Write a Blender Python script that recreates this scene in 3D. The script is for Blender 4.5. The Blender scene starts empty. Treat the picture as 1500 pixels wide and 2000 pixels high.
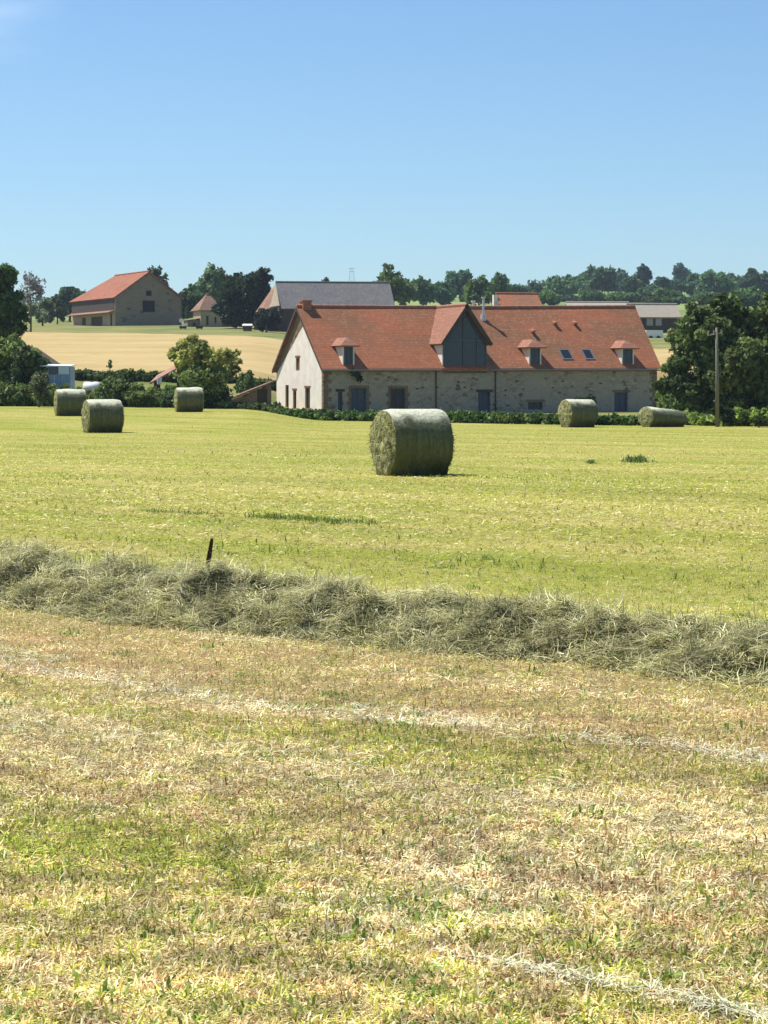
import bpy, math, random
import numpy as np
from mathutils import Vector, Matrix

# ------------------------------------------------------------------ camera, sky, sun
S = bpy.context.scene
COL = S.collection
EYE, F, HR = 1.66, 4500.0, 762.0           # eye height, focal length in photo pixels, horizon row
cam = bpy.data.cameras.new("camera")
camo = bpy.data.objects.new("camera", cam); COL.objects.link(camo)
cam.sensor_fit = 'HORIZONTAL'; cam.sensor_width = 36.0; cam.lens = 36.0 * F / 1500.0
cam.shift_y = -(1000.0 - HR) / 1500.0
cam.clip_start = 0.1; cam.clip_end = 6000
camo.location = (0, 0, EYE); camo.rotation_euler = (math.radians(90), 0, 0)
S.camera = camo

SUN = Vector((-1.25, 0.62, 2.35)).normalized()
w = bpy.data.worlds.new("World"); S.world = w; w.use_nodes = True
wn = w.node_tree; bg = wn.nodes["Background"]
sky = wn.nodes.new("ShaderNodeTexSky"); sky.sky_type = 'NISHITA'; sky.sun_disc = False
sky.sun_elevation = math.asin(SUN.z); sky.sun_rotation = math.atan2(SUN.x, SUN.y)
sky.altitude = 300; sky.air_density = 1.0; sky.dust_density = 0.3; sky.ozone_density = 2.2
tint = wn.nodes.new("ShaderNodeMix"); tint.data_type = 'RGBA'; tint.blend_type = 'MULTIPLY'; tint.inputs[0].default_value = 1.0
tint.inputs[7].default_value = (.73, .92, 1.08, 1); wn.links.new(sky.outputs[0], tint.inputs[6])
# a faint wisp of cirrus high on the left
tc = wn.nodes.new("ShaderNodeTexCoord"); mp = wn.nodes.new("ShaderNodeMapping"); mp.inputs["Scale"].default_value = (14, 3, 46); wn.links.new(tc.outputs["Generated"], mp.inputs[0])
cn = wn.nodes.new("ShaderNodeTexNoise"); cn.inputs["Scale"].default_value = 1.0; cn.inputs["Detail"].default_value = 5; wn.links.new(mp.outputs[0], cn.inputs["Vector"])
dt = wn.nodes.new("ShaderNodeVectorMath"); dt.operation = 'DISTANCE'; dt.inputs[1].default_value = (-.166, .972, .163); wn.links.new(tc.outputs["Generated"], dt.inputs[0])
mr_ = wn.nodes.new("ShaderNodeMapRange"); mr_.inputs[1].default_value = .005; mr_.inputs[2].default_value = .035; mr_.inputs[3].default_value = 1; mr_.inputs[4].default_value = 0; wn.links.new(dt.outputs["Value"], mr_.inputs[0])
ml = wn.nodes.new("ShaderNodeMath"); ml.operation = 'MULTIPLY'; wn.links.new(mr_.outputs[0], ml.inputs[0]); cr = wn.nodes.new("ShaderNodeMapRange"); cr.inputs[1].default_value = .42; cr.inputs[2].default_value = .8; wn.links.new(cn.outputs[0], cr.inputs[0]); wn.links.new(cr.outputs[0], ml.inputs[1])
cm = wn.nodes.new("ShaderNodeMix"); cm.data_type = 'RGBA'; cm.inputs[7].default_value = (4.6, 6.4, 8.8, 1); wn.links.new(ml.outputs[0], cm.inputs[0]); wn.links.new(tint.outputs[2], cm.inputs[6])
wn.links.new(cm.outputs[2], bg.inputs[0]); bg.inputs[1].default_value = 0.081
sl = bpy.data.lights.new("sun", 'SUN'); sl.energy = 4.8; sl.angle = math.radians(0.53); sl.color = (1.0, 0.95, 0.87)
slo = bpy.data.objects.new("sun", sl); COL.objects.link(slo)
slo.rotation_euler = (-SUN).to_track_quat('-Z', 'Y').to_euler(); slo.location = (0, 0, 60)
S.view_settings.view_transform = 'Standard'; S.view_settings.look = 'None'
S.view_settings.exposure = 0.62; S.view_settings.gamma = 1.0
S.render.engine = 'CYCLES'
S.cycles.max_bounces = 6; S.cycles.volume_bounces = 0

rng = np.random.default_rng(7)
random.seed(7)

# ------------------------------------------------------------------ helpers
def WX(px, d): return (px - 750.0) / F * d
def WZ(row, d): return EYE + (HR - row) / F * d
def sm(a, b, x):
    t = np.clip((x - a) / (b - a), 0, 1); return t * t * (3 - 2 * t)

LP = np.array([(-50,0),(0,0),(90,0),(112,.42),(135,.62),(150,.7),(162,1.2),(172,2.6),(300,9.1),(370,12.0),(450,15),(700,26),(1200,44),(1700,58)], float)
RP = np.array([(-50,0),(0,0),(148,0),(165,.3),(182,2.3),(240,5.2),(280,7.4),(320,9.6),(400,14.3),(700,29),(900,39.7),(1200,51),(1700,62)], float)
def TZ(x, y):
    """terrain height"""
    x = np.asarray(x, float); y = np.asarray(y, float)
    c = x / np.maximum(y, 1.0) * F + 750
    wl = 1 - sm(470, 640, c)
    return wl * np.interp(y, LP[:,0], LP[:,1]) + (1 - wl) * np.interp(y, RP[:,0], RP[:,1])
def tz(x, y): return float(TZ(x, y))

# value noise in numpy
_perm = rng.random((256, 256))
def vnoise(x, y):
    xi = np.floor(x).astype(int); yi = np.floor(y).astype(int)
    fx = x - xi; fy = y - yi; fx = fx*fx*(3-2*fx); fy = fy*fy*(3-2*fy)
    g = lambda a, b: _perm[a & 255, b & 255]
    return (g(xi,yi)*(1-fx)+g(xi+1,yi)*fx)*(1-fy) + (g(xi,yi+1)*(1-fx)+g(xi+1,yi+1)*fx)*fy
def fnoise(x, y, o=3):
    v = 0; a = .5; t = 0
    for i in range(o):
        v = v + a * vnoise(x * 2**i + 17*i, y * 2**i + 31*i); t += a; a *= .5
    return v / t

def tag(o, label=None, cat=None, group=None, kind=None):
    if label: o["label"] = label
    if cat: o["category"] = cat
    if group: o["group"] = group
    if kind: o["kind"] = kind
    return o
def empty(name, loc, rz=0.0, **kw):
    o = bpy.data.objects.new(name, None); COL.objects.link(o)
    o.location = loc; o.rotation_euler = (0, 0, rz); o.empty_display_size = .5
    return tag(o, **kw)
def copy_tree(o, parent=None):
    c = o.copy(); COL.objects.link(c); c.parent = parent
    for ch in o.children: copy_tree(ch, c)
    return c

class MB:
    """collects faces; build() links them as one mesh object"""
    def __init__(s): s.v = []; s.f = []
    def face(s, pts):
        n = len(s.v); s.v += [tuple(p) for p in pts]; s.f.append(tuple(range(n, n+len(pts)))); return s
    def box(s, x0, x1, y0, y1, z0, z1):
        n = len(s.v)
        s.v += [(x0,y0,z0),(x1,y0,z0),(x1,y1,z0),(x0,y1,z0),(x0,y0,z1),(x1,y0,z1),(x1,y1,z1),(x0,y1,z1)]
        for q in [(0,3,2,1),(4,5,6,7),(0,1,5,4),(1,2,6,5),(2,3,7,6),(3,0,4,7)]: s.f.append(tuple(n+i for i in q))
        return s
    def slab(s, pts, t):
        """thick plate: top outline pts, thickness t along its normal (downwards)"""
        p = [Vector(q) for q in pts]; nrm = (p[1]-p[0]).cross(p[2]-p[0]).normalized()
        if nrm.z < 0: nrm = -nrm
        b = [q - nrm*t for q in p]
        s.face(p); s.face(b[::-1])
        for i in range(len(p)):
            j = (i+1) % len(p); s.face([p[j], p[i], b[i], b[j]])
        return s
    def tube(s, path, rads, n=8, cap=True):
        path = [Vector(p) for p in path]; base = len(s.v)
        for i, p in enumerate(path):
            d = (path[min(i+1,len(path)-1)] - path[max(i-1,0)]).normalized()
            a = d.orthogonal().normalized() if abs(d.z) < .9 else Vector((1,0,0)).cross(d).normalized()
            b = d.cross(a)
            for k in range(n):
                th = 2*math.pi*k/n
                s.v.append(tuple(p + (a*math.cos(th)+b*math.sin(th))*rads[i]))
        for i in range(len(path)-1):
            for k in range(n):
                a0 = base+i*n+k; a1 = base+i*n+(k+1)%n
                s.f.append((a0, a1, a1+n, a0+n))
        if cap:
            s.f.append(tuple(base+k for k in range(n))[::-1]); e = base+(len(path)-1)*n
            s.f.append(tuple(e+k for k in range(n)))
        return s
    def build(s, name, mat, parent=None, smooth=False):
        me = bpy.data.meshes.new(name); me.from_pydata(s.v, [], s.f); me.update()
        if smooth: me.polygons.foreach_set("use_smooth", [True]*len(me.polygons))
        me.materials.append(mat)
        o = bpy.data.objects.new(name, me); COL.objects.link(o); o.parent = parent
        return o

def np_mesh(name, V, Fc, mat, parent=None, colr=None, smooth=False):
    """V (n,3), Fc (m,k) uniform faces, colr (n,3)"""
    me = bpy.data.meshes.new(name); m, k = Fc.shape
    me.vertices.add(len(V)); me.vertices.foreach_set("co", V.astype(np.float32).ravel())
    me.loops.add(m*k); me.loops.foreach_set("vertex_index", Fc.astype(np.int32).ravel())
    me.polygons.add(m); me.polygons.foreach_set("loop_start", np.arange(0, m*k, k, dtype=np.int32))
    try: me.polygons.foreach_set("loop_total", np.full(m, k, dtype=np.int32))
    except Exception: pass
    if smooth: me.polygons.foreach_set("use_smooth", np.ones(m, bool))
    if colr is not None:
        a = me.color_attributes.new("Col", 'FLOAT_COLOR', 'POINT')
        c4 = np.ones((len(V), 4), np.float32); c4[:, :3] = colr; a.data.foreach_set("color", c4.ravel())
    me.update(calc_edges=True); me.materials.append(mat)
    o = bpy.data.objects.new(name, me); COL.objects.link(o); o.parent = parent
    return o

# ------------------------------------------------------------------ materials
def mat(name):
    m = bpy.data.materials.new(name); m.use_nodes = True
    return m, m.node_tree, m.node_tree.nodes["Principled BSDF"]
def nd(nt, t, **kw):
    n = nt.nodes.new(t)
    for k, v in kw.items(): setattr(n, k, v)
    return n
def mixc(nt, fac, a, b, bt='MIX'):
    n = nd(nt, "ShaderNodeMix", data_type='RGBA', blend_type=bt)
    for i, v in ((0, fac), (6, a), (7, b)):
        if isinstance(v, bpy.types.NodeSocket): nt.links.new(v, n.inputs[i])
        elif i == 0: n.inputs[i].default_value = v
        else: n.inputs[i].default_value = (*v, 1)
    return n.outputs[2]
def ramp(nt, s, p0, p1, c0=(0,0,0), c1=(1,1,1)):
    r = nd(nt, "ShaderNodeValToRGB"); e = r.color_ramp.elements
    e[0].position = p0; e[1].position = p1; e[0].color = (*c0, 1); e[1].color = (*c1, 1)
    nt.links.new(s, r.inputs[0]); return r.outputs[0]
def noise(nt, vec, scale, detail=4, rough=.6, dist=0):
    n = nd(nt, "ShaderNodeTexNoise"); n.inputs["Scale"].default_value = scale
    n.inputs["Detail"].default_value = detail; n.inputs["Roughness"].default_value = rough
    n.inputs["Distortion"].default_value = dist
    if vec: nt.links.new(vec, n.inputs["Vector"])
    return n.outputs[0]
def mapping(nt, vec, scale=(1,1,1), rot=(0,0,0), loc=(0,0,0)):
    m = nd(nt, "ShaderNodeMapping"); m.inputs["Scale"].default_value = scale
    m.inputs["Rotation"].default_value = rot; m.inputs["Location"].default_value = loc
    nt.links.new(vec, m.inputs[0]); return m.outputs[0]
def bump(nt, bs, h, strength=.5, dist=.05):
    b = nd(nt, "ShaderNodeBump"); b.inputs["Strength"].default_value = strength; b.inputs["Distance"].default_value = dist
    nt.links.new(h, b.inputs["Height"]); nt.links.new(b.outputs[0], bs.inputs["Normal"])
def objc(nt): return nd(nt, "ShaderNodeTexCoord").outputs["Object"]
def geo(nt): return nd(nt, "ShaderNodeNewGeometry").outputs["Position"]

def plain(name, c, rough=.7, vary=.25, scale=3.0, metal=0.0, bmp=0.0):
    m, nt, b = mat(name); v = objc(nt); n = noise(nt, v, scale)
    nt.links.new(mixc(nt, n, tuple(x*(1-vary) for x in c), tuple(min(1, x*(1+vary)) for x in c)), b.inputs["Base Color"])
    b.inputs["Roughness"].default_value = rough; b.inputs["Metallic"].default_value = metal
    b.inputs["Specular IOR Level"].default_value = .3
    if bmp: bump(nt, b, n, bmp, .03)
    return m

def leafmat(name, transl=.3):
    m, nt, b = mat(name)
    a = nd(nt, "ShaderNodeAttribute"); a.attribute_name = "Col"
    nt.links.new(a.outputs["Color"], b.inputs["Base Color"]); b.inputs["Roughness"].default_value = .6
    b.inputs["Specular IOR Level"].default_value = .25
    t = nd(nt, "ShaderNodeBsdfTranslucent"); nt.links.new(a.outputs["Color"], t.inputs[0])
    mx = nd(nt, "ShaderNodeMixShader"); mx.inputs[0].default_value = transl
    nt.links.new(b.outputs[0], mx.inputs[1]); nt.links.new(t.outputs[0], mx.inputs[2])
    nt.links.new(mx.outputs[0], nt.nodes["Material Output"].inputs[0])
    return m
M_LEAF = leafmat("foliage", .38)
M_STRAW = leafmat("cut grass and straw", .22)

def stonemat(name, c0, c1, mortar, scale=2.6):
    m, nt, b = mat(name); v = objc(nt)
    vv = mapping(nt, v, (1, 1, 1.7))
    vo = nd(nt, "ShaderNodeTexVoronoi"); vo.inputs["Scale"].default_value = scale; nt.links.new(vv, vo.inputs["Vector"])
    ve = nd(nt, "ShaderNodeTexVoronoi", feature='DISTANCE_TO_EDGE'); ve.inputs["Scale"].default_value = scale; nt.links.new(vv, ve.inputs["Vector"])
    sep = nd(nt, "ShaderNodeSeparateColor"); nt.links.new(vo.outputs["Color"], sep.inputs[0])
    st = mixc(nt, sep.outputs[0], c0, c1)
    st = mixc(nt, ramp(nt, sep.outputs[1], .86, .95), st, tuple(x*.55 for x in c0))
    n2 = noise(nt, v, .55, 3)
    e = ramp(nt, ve.outputs["Distance"], .02, .09)
    c = mixc(nt, e, mortar, st)
    c = mixc(nt, ramp(nt, n2, .42, .62), c, mortar)
    n3 = noise(nt, v, 9, 4)
    c = mixc(nt, .35, c, ramp(nt, n3, .3, .7, (.25,.25,.22), (1,1,1)), 'MULTIPLY')
    nt.links.new(c, b.inputs["Base Color"]); b.inputs["Roughness"].default_value = .9
    b.inputs["Specular IOR Level"].default_value = .15
    bump(nt, b, e, .5, .05); return m
M_STONE = stonemat("rubble stone wall", (.32,.26,.19), (.54,.45,.34), (.46,.39,.30), 3.6)
M_BARNST = stonemat("pale barn stone", (.24,.20,.14), (.33,.27,.19), (.30,.25,.18), 1.5)
M_QUOIN = stonemat("brown corner stone", (.20,.12,.07), (.34,.22,.13), (.25,.18,.12), 2.0)
def rendermat():
    m, nt, b = mat("lime render"); v = objc(nt)
    n = noise(nt, v, 1.6, 5); n2 = noise(nt, v, 7, 4)
    c = mixc(nt, ramp(nt, n, .35, .7), (.70,.62,.51), (.84,.77,.67))
    c = mixc(nt, ramp(nt, n2, .62, .72), c, (.55,.47,.38))
    nt.links.new(c, b.inputs["Base Color"]); b.inputs["Roughness"].default_value = .9
    bump(nt, b, n2, .4, .02); return m
M_RENDER = rendermat()

def tilemat(name, ca, cb, cc, course=.11, along='u'):
    """clay tiles: fine courses + single tiles of different colour + big weathered patches"""
    m, nt, b = mat(name); v = objc(nt)
    br = nd(nt, "ShaderNodeTexBrick"); br.inputs["Scale"].default_value = 1.0
    br.inputs["Brick Width"].default_value = .18; br.inputs["Row Height"].default_value = course
    br.inputs["Mortar Size"].default_value = .012; br.inputs["Bias"].default_value = 0
    br.inputs["Color1"].default_value = (0,0,0,1); br.inputs["Color2"].default_value = (1,1,1,1); br.inputs["Mortar"].default_value = (.0,.0,.0,1)
    sx = nd(nt, "ShaderNodeSeparateXYZ"); nt.links.new(v, sx.inputs[0])
    cb_ = nd(nt, "ShaderNodeCombineXYZ"); nt.links.new(sx.outputs[0 if along == 'u' else 1], cb_.inputs[0]); nt.links.new(sx.outputs[2], cb_.inputs[1])
    nt.links.new(cb_.outputs[0], br.inputs["Vector"])
    sc = nd(nt, "ShaderNodeSeparateColor"); nt.links.new(br.outputs["Color"], sc.inputs[0])
    big = noise(nt, mapping(nt, v, (.5,.5,.9)), .55, 4)
    c = mixc(nt, ramp(nt, big, .38, .62), ca, cb)
    c = mixc(nt, ramp(nt, sc.outputs[0], .55, 1.0), c, cc)
    li = noise(nt, v, 2.3, 5, .7)
    c = mixc(nt, ramp(nt, li, .60, .72), c, tuple(q*.6+.07 for q in cb))
    st = noise(nt, mapping(nt, v, (.8,.8,5)), 1.2, 4)
    c = mixc(nt, .55, c, ramp(nt, st, .3, .75, (.62,.58,.56), (1,1,1)), 'MULTIPLY')
    c = mixc(nt, .5, c, ramp(nt, br.outputs["Fac"], 0, 1, (1,1,1), (.3,.3,.3)), 'MULTIPLY')
    nt.links.new(c, b.inputs["Base Color"]); b.inputs["Roughness"].default_value = .85
    b.inputs["Specular IOR Level"].default_value = .2
    bump(nt, b, sc.outputs[0], .4, .02); return m
M_TILE = tilemat("clay tiles", (.42,.145,.070), (.29,.145,.075), (.46,.20,.11))
M_TILEV = tilemat("clay tiles side", (.35,.155,.10), (.31,.145,.095), (.40,.21,.14), along='v')
M_TILEB = tilemat("orange barn tiles", (.36,.12,.062), (.26,.105,.06), (.40,.18,.11), .3, 'v')
M_TILEO = tilemat("old brown tiles", (.26,.16,.11), (.32,.18,.12), (.38,.26,.18))
M_SLATE = tilemat("grey slate", (.115,.115,.125), (.15,.145,.145), (.18,.175,.17), .25)
M_FIBRE = plain("pale fibre cement", (.30,.265,.21), .8, .2, 1.5)
M_RIDGE = plain("ridge tiles", (.36,.15,.09), .85, .5, 4)
M_WOOD = plain("brown joinery", (.22,.11,.045), .7, .3, 6)
M_DARKWOOD = plain("dark weathered timber", (.07,.052,.04), .8, .4, 5)
M_GREYWOOD = plain("slate blue timber", (.085,.10,.125), .6, .3, 5)
M_LEAD = plain("zinc", (.25,.26,.27), .45, .2, 5, .6)
M_STEEL = plain("bright flue steel", (.62,.62,.60), .35, .1, 5, .3)
M_WHITE = plain("white paint", (.78,.77,.74), .6, .06, 3)
M_BLUE = plain("pale blue sheet metal", (.24,.36,.44), .5, .15, 3)
M_BLUEP = plain("light grey blue panel", (.60,.66,.70), .5, .1, 3)
M_BARK = plain("bark", (.13,.10,.07), .9, .4, 6, 0, .6)
M_POLE = plain("weathered pole wood", (.17,.155,.115), .85, .3, 6, 0, .3)
M_EARTH = plain("dark earth", (.06,.05,.035), .9, .4, 6)
def glassmat(name, c):
    m, nt, b = mat(name); b.inputs["Base Color"].default_value = (*c, 1)
    b.inputs["Roughness"].default_value = .25; b.inputs["Specular IOR Level"].default_value = .35; return m
M_HOLE = plain("dark opening boards", (.012,.012,.016), .8)
M_GLASS = glassmat("window glass", (.02,.025,.032))
M_DGLASS = glassmat("blueish glazing", (.045,.062,.08))

# ------------------------------------------------------------------ ground
TD = (.735, -.678)                          # direction of the mowing rows
def srow(x, y): return x * .678 + y * .735
def fieldmat():
    m, nt, b = mat("mown meadow"); p = geo(nt)
    a = nd(nt, "ShaderNodeAttribute"); a.attribute_name = "Col"
    sp = nd(nt, "ShaderNodeSeparateColor"); nt.links.new(a.outputs["Color"], sp.inputs[0])
    r = mapping(nt, p, (1,1,1), (0,0,math.radians(42.7)))     # rows run along local x
    nA = noise(nt, mapping(nt, r, (.10,.42,1)), 1.0, 5, .6)
    nB = noise(nt, mapping(nt, r, (.5,1.5,1)), 1.0, 6, .7)
    nC = noise(nt, mapping(nt, p, (3,9,1)), 1.0, 6, .75)
    nD = noise(nt, p, .045, 4)
    nF = noise(nt, p, 30, 5, .8)
    far = mixc(nt, ramp(nt, nA, .40, .62), (.235,.255,.036), (.38,.33,.105))
    far = mixc(nt, ramp(nt, nB, .50, .70), far, (.20,.26,.030))
    far = mixc(nt, ramp(nt, nD, .52, .68), far, (.38,.34,.10))
    far = mixc(nt, .55, far, ramp(nt, nC, .30, .62, (.55,.60,.42), (1.1,1.07,1.0)), 'MULTIPLY')
    near = mixc(nt, ramp(nt, nB, .38, .62), (.34,.29,.10), (.46,.30,.14))
    near = mixc(nt, ramp(nt, nF, .35, .65), (.18,.13,.06), near)
    c = mixc(nt, sp.outputs[0], far, near)                    # red: near, trampled strip
    rough_ = mixc(nt, ramp(nt, noise(nt, p, .12, 5), .4, .6), (.12,.15,.04), (.24,.22,.08))
    rough_ = mixc(nt, sp.outputs[2], rough_, mixc(nt, ramp(nt, noise(nt, p, .02, 4), .45, .55), (.12,.19,.055), (.22,.26,.09)))
    c = mixc(nt, sp.outputs[1], c, rough_)                    # green: outside the meadow; blue: far pasture
    nt.links.new(c, b.inputs["Base Color"]); b.inputs["Roughness"].default_value = .95
    b.inputs["Specular IOR Level"].default_value = .1
    bump(nt, b, nC, .6, .03); return m
M_FIELD = fieldmat()

def edge_y(c): return np.interp(c, [-400, 0, 530, 900, 1500, 2500], [146, 141, 128, 116, 103, 98])
ys = np.concatenate([np.arange(-30, 0, 3), np.arange(0, 30, .5), np.arange(30, 100, 1.25), np.arange(100, 190, 1.0), np.arange(190, 500, 5), np.arange(500, 1701, 25)])
ts = np.linspace(-1, 1, 241); ts = np.sign(ts) * np.abs(ts)**1.35
Yg, Tg = np.meshgrid(ys, ts, indexing='ij'); Xg = Tg * (np.abs(Yg) * .55 + 40)
Zg = TZ(Xg, Yg) + .02 * (fnoise(Xg*.8, Yg*.8) - .5) * (Yg < 60) + (fnoise(Xg*.02+9, Yg*.02) - .5) * 1.5 * sm(200, 400, Yg)
cg = Xg / np.maximum(Yg, 1) * F + 750
colr = np.zeros((Yg.size, 3))
sg = srow(Xg, Yg)
colr[:, 0] = (1 - sm(10.6, 12.2, sg)).ravel() * (Yg.ravel() < 60)
colr[:, 1] = sm(0, 3, Yg - edge_y(cg)).ravel()
colr[:, 2] = sm(380, 520, Yg).ravel()
ny, nx = Yg.shape; idx = np.arange(ny*nx).reshape(ny, nx)
Fg = np.stack([idx[:-1,:-1], idx[:-1,1:], idx[1:,1:], idx[1:,:-1]], -1).reshape(-1, 4)
g = np_mesh("ground", np.stack([Xg, Yg, Zg], -1).reshape(-1, 3), Fg, M_FIELD, None, colr, True)
tag(g, kind="structure")

# ripe wheat on the slope behind the hedges: a standing crop with a real height
def wheatmat():
    m, nt, b = mat("ripe wheat"); p = geo(nt)
    n = noise(nt, mapping(nt, p, (.05,.12,.1)), 1.0, 5, .6); n2 = noise(nt, mapping(nt, p, (.6,1.2,1)), 1.0, 5, .7)
    c = mixc(nt, ramp(nt, n, .35, .65), (.38,.28,.115), (.47,.36,.175))
    c = mixc(nt, .4, c, ramp(nt, n2, .3, .65, (.6,.6,.5), (1,1,1)), 'MULTIPLY')
    nt.links.new(c, b.inputs["Base Color"]); b.inputs["Roughness"].default_value = .95
    b.inputs["Specular IOR Level"].default_value = .1; bump(nt, b, n2, .5, .2); return m
M_WHEAT = wheatmat()
def crop(name, c0, c1, y0, y1, h, m, label):
    ny, nx = 60, 90
    cc = np.linspace(c0, c1, nx); V = np.zeros((ny, nx, 3))
    for i in range(ny):
        t = i / (ny - 1); y = (y0(cc) * (1-t) + y1(cc) * t); x = (cc - 750) / F * y
        V[i,:,0] = x; V[i,:,1] = y; V[i,:,2] = TZ(x, y) + h + .15*(fnoise(x*.5, y*.5)-.5)
        if i in (0, ny-1): V[i,:,2] = TZ(x, y) - .8
    V[:, 0, 2] -= h + .8; V[:, -1, 2] -= h + .8
    idx = np.arange(ny*nx).reshape(ny, nx)
    Fc = np.stack([idx[:-1,:-1], idx[:-1,1:], idx[1:,1:], idx[1:,:-1]], -1).reshape(-1, 4)
    return tag(np_mesh(name, V.reshape(-1,3), Fc, m, None, None, True), label=label, kind="structure")
crop("wheat_field", -800, 640, lambda c: 172+0*c, lambda c: np.interp(c, [0, 250, 540], [288, 282, 266]), .5, M_WHEAT, None)
crop("wheat_field", 1150, 1480, lambda c: 185+0*c, lambda c: np.interp(c, [1280, 1330], [243, 243]), .7, M_WHEAT, None)

# ------------------------------------------------------------------ cut grass and straw on the near field
def blades(name, n, dmin, dmax, p, lens, wid, flat, colfn, seed, mat_, hfun=None, maxspread=.21, xy=None, zbase=0.0, fin=(0,.1), fout=(900,901), lock=0):
    r = np.random.default_rng(seed)
    if xy is None:
        u = r.random(n); e = 1 - p
        d = (dmin**e + u * (dmax**e - dmin**e))**(1/e)
        x = (r.random(n)*2 - 1) * (d * maxspread + .3); y = d
        pk = sm(*fin, d) * (1 - sm(*fout, d)); kp = r.random(n) < pk; x, y = x[kp], y[kp]; n = len(x)
    else: x, y = xy; n = len(x)
    L = lens[0] + (lens[1]-lens[0]) * r.random(n)**1.6
    W = wid[0] + (wid[1]-wid[0]) * r.random(n)
    az = r.random(n) * 2*np.pi; lift = np.where(r.random(n) < flat, r.random(n)*.45, .7 + r.random(n)*.7)
    if lock: az = 4*np.pi*fnoise(x*lock, y*lock+70, 2) + r.normal(0, .55, n)
    dr = np.stack([np.cos(az)*np.cos(lift), np.sin(az)*np.cos(lift), np.sin(lift)], -1)
    sd = np.stack([-np.sin(az), np.cos(az), (r.random(n)-.5)*.9], -1)
    z = (TZ(x, y) if zbase == 0.0 else 0) + (hfun(x, y, r) if hfun else 0) + r.random(n) * .015
    P0 = np.stack([x, y, z], -1)
    bend = np.stack([(r.random(n)-.5)*.5, (r.random(n)-.5)*.5, -r.random(n)*.35], -1) * L[:, None]
    P1 = P0 + dr * L[:, None] * .5 ; P2 = P0 + dr * L[:, None] + bend
    P2[:, 2] = np.maximum(P2[:, 2], z * .9)
    hw = sd * W[:, None] * .5
    V = np.stack([P0-hw*.8, P0+hw*.8, P1-hw, P1+hw, P2-hw*.25, P2+hw*.25], 1).reshape(-1, 3)
    b = np.arange(n)[:, None] * 6
    Fc = np.concatenate([b + [0,1,3,2], b + [2,3,5,4]], 0)
    c = colfn(x, y, r, lift)
    return np_mesh(name, V, Fc, mat_, None, np.repeat(c, 6, axis=0))

PAL = dict(green=(.24,.30,.055), lime=(.41,.43,.060), straw=(.68,.58,.30), pale=(.78,.72,.47), tan=(.54,.43,.20), brown=(.34,.18,.08), pink=(.58,.36,.21), grey=(.42,.40,.20), white=(.86,.84,.66))
P = {k: np.array(v) for k, v in PAL.items()}
def meadow_colour(x, y, r, lift):
    n = len(x); s = srow(x, y); t = x*.735 - y*.678
    nf = fnoise(s*1.7+3, t*.8+200, 4); ng = fnoise(s*.9+40, t*.28+207, 4); nh = fnoise(x*3.1, y*3.1+50, 3)
    near = 1 - sm(10.6, 12.4, s)
    band = np.exp(-((s-7.3)/.40)**2)*.9
    streak = np.exp(-((s-8.62-.15*np.sin(t*.9))/.13)**2)*sm(.25,.5,vnoise(t*.9+5, s*0+2)) + .7*np.exp(-((s-5.06)/.018)**2)*(t>-4.9)*(vnoise(t*5,s*0+3)>.3) + .6*np.exp(-((s-5.9)/.03)**2)*(np.sin(t*2)>.5)
    earth = np.exp(-((s-9.35)/.55)**2)*.55 + .42*np.exp(-((s-6.2)/.5)**2) + .15
    wts = np.stack([
        .6 + 2.2*sm(.52,.68,ng) - .3*band,                         # green
        np.where(near > .5, .85 + 1.5*sm(.5,.75,ng), 2.6),         # lime
        .9 + 1.2*band + 3.0*(1-near)*sm(.50,.66,ng),                  # straw
        .22 + 1.5*band + (.25+1.5*near)*sm(.55,.72,nf),                        # pale
        .8 + .5*earth,                                              # tan
        (.12 + 1.7*earth*sm(.45,.62,nf)) * near + .06,                     # brown
        (.08 + .9*earth*sm(.45,.62,nh)) * near,                           # pink
        .30 + 0*s], -1)
    wts = np.maximum(wts, .01)
    cum = np.cumsum(wts, -1); ucl = sm(.22,.78,fnoise(x*11+5, y*11+90, 2)); u = np.clip(.62*r.random(n) + .38*ucl, 0, .9999)[:, None] * cum[:, -1:]
    k = (u > cum).sum(-1).clip(0, 7)
    pal = np.stack([P['green'],P['lime'],P['straw'],P['pale'],P['tan'],P['brown'],P['pink'],P['grey']])
    c = pal[k]
    c = np.where((r.random(n) < streak*.6)[:, None], P['white'], c)
    weed = np.exp(-((s-20.9)/.5)**2) * ((t > -24) & (t < -19.2)) * sm(.35,.55,nf)
    c = np.where((r.random(n) < weed)[:, None], P['green']*.75, c)
    fine = fnoise(x*9+13, y*9+2, 2)
    mac = (.70 + .65*sm(.2,.75,fine)) * (1.12 + .7*(fnoise(s*.8+80, t*.2+211, 4)-.5)*near + .9*(fnoise(s*.30+8, t*.07+211, 4)-.5)*(1-near))
    c = c * (.76 - .08*(1-near))[:, None] * np.array([1, .985, .93])
    return c * (.86 + .38*r.random(n))[:, None] * ((.84+.5*nf)*mac)[:, None]
o = blades("mown_grass", 520000, 5.2, 40, 1.5, (.014,.055), (.0028,.0070), .78, meadow_colour, 11, M_STRAW, fout=(18,40))
tag(o, label="mown stubble and straw clippings covering the near meadow", cat="grass", kind="stuff")
o = blades("mown_grass", 230000, 18, 138, 1.5, (.03,.09), (.010,.022), .97, meadow_colour, 12, M_STRAW, fin=(18,38))
tag(o, label="short yellow green stubble of the meadow round the bales", cat="grass", kind="stuff")

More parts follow.
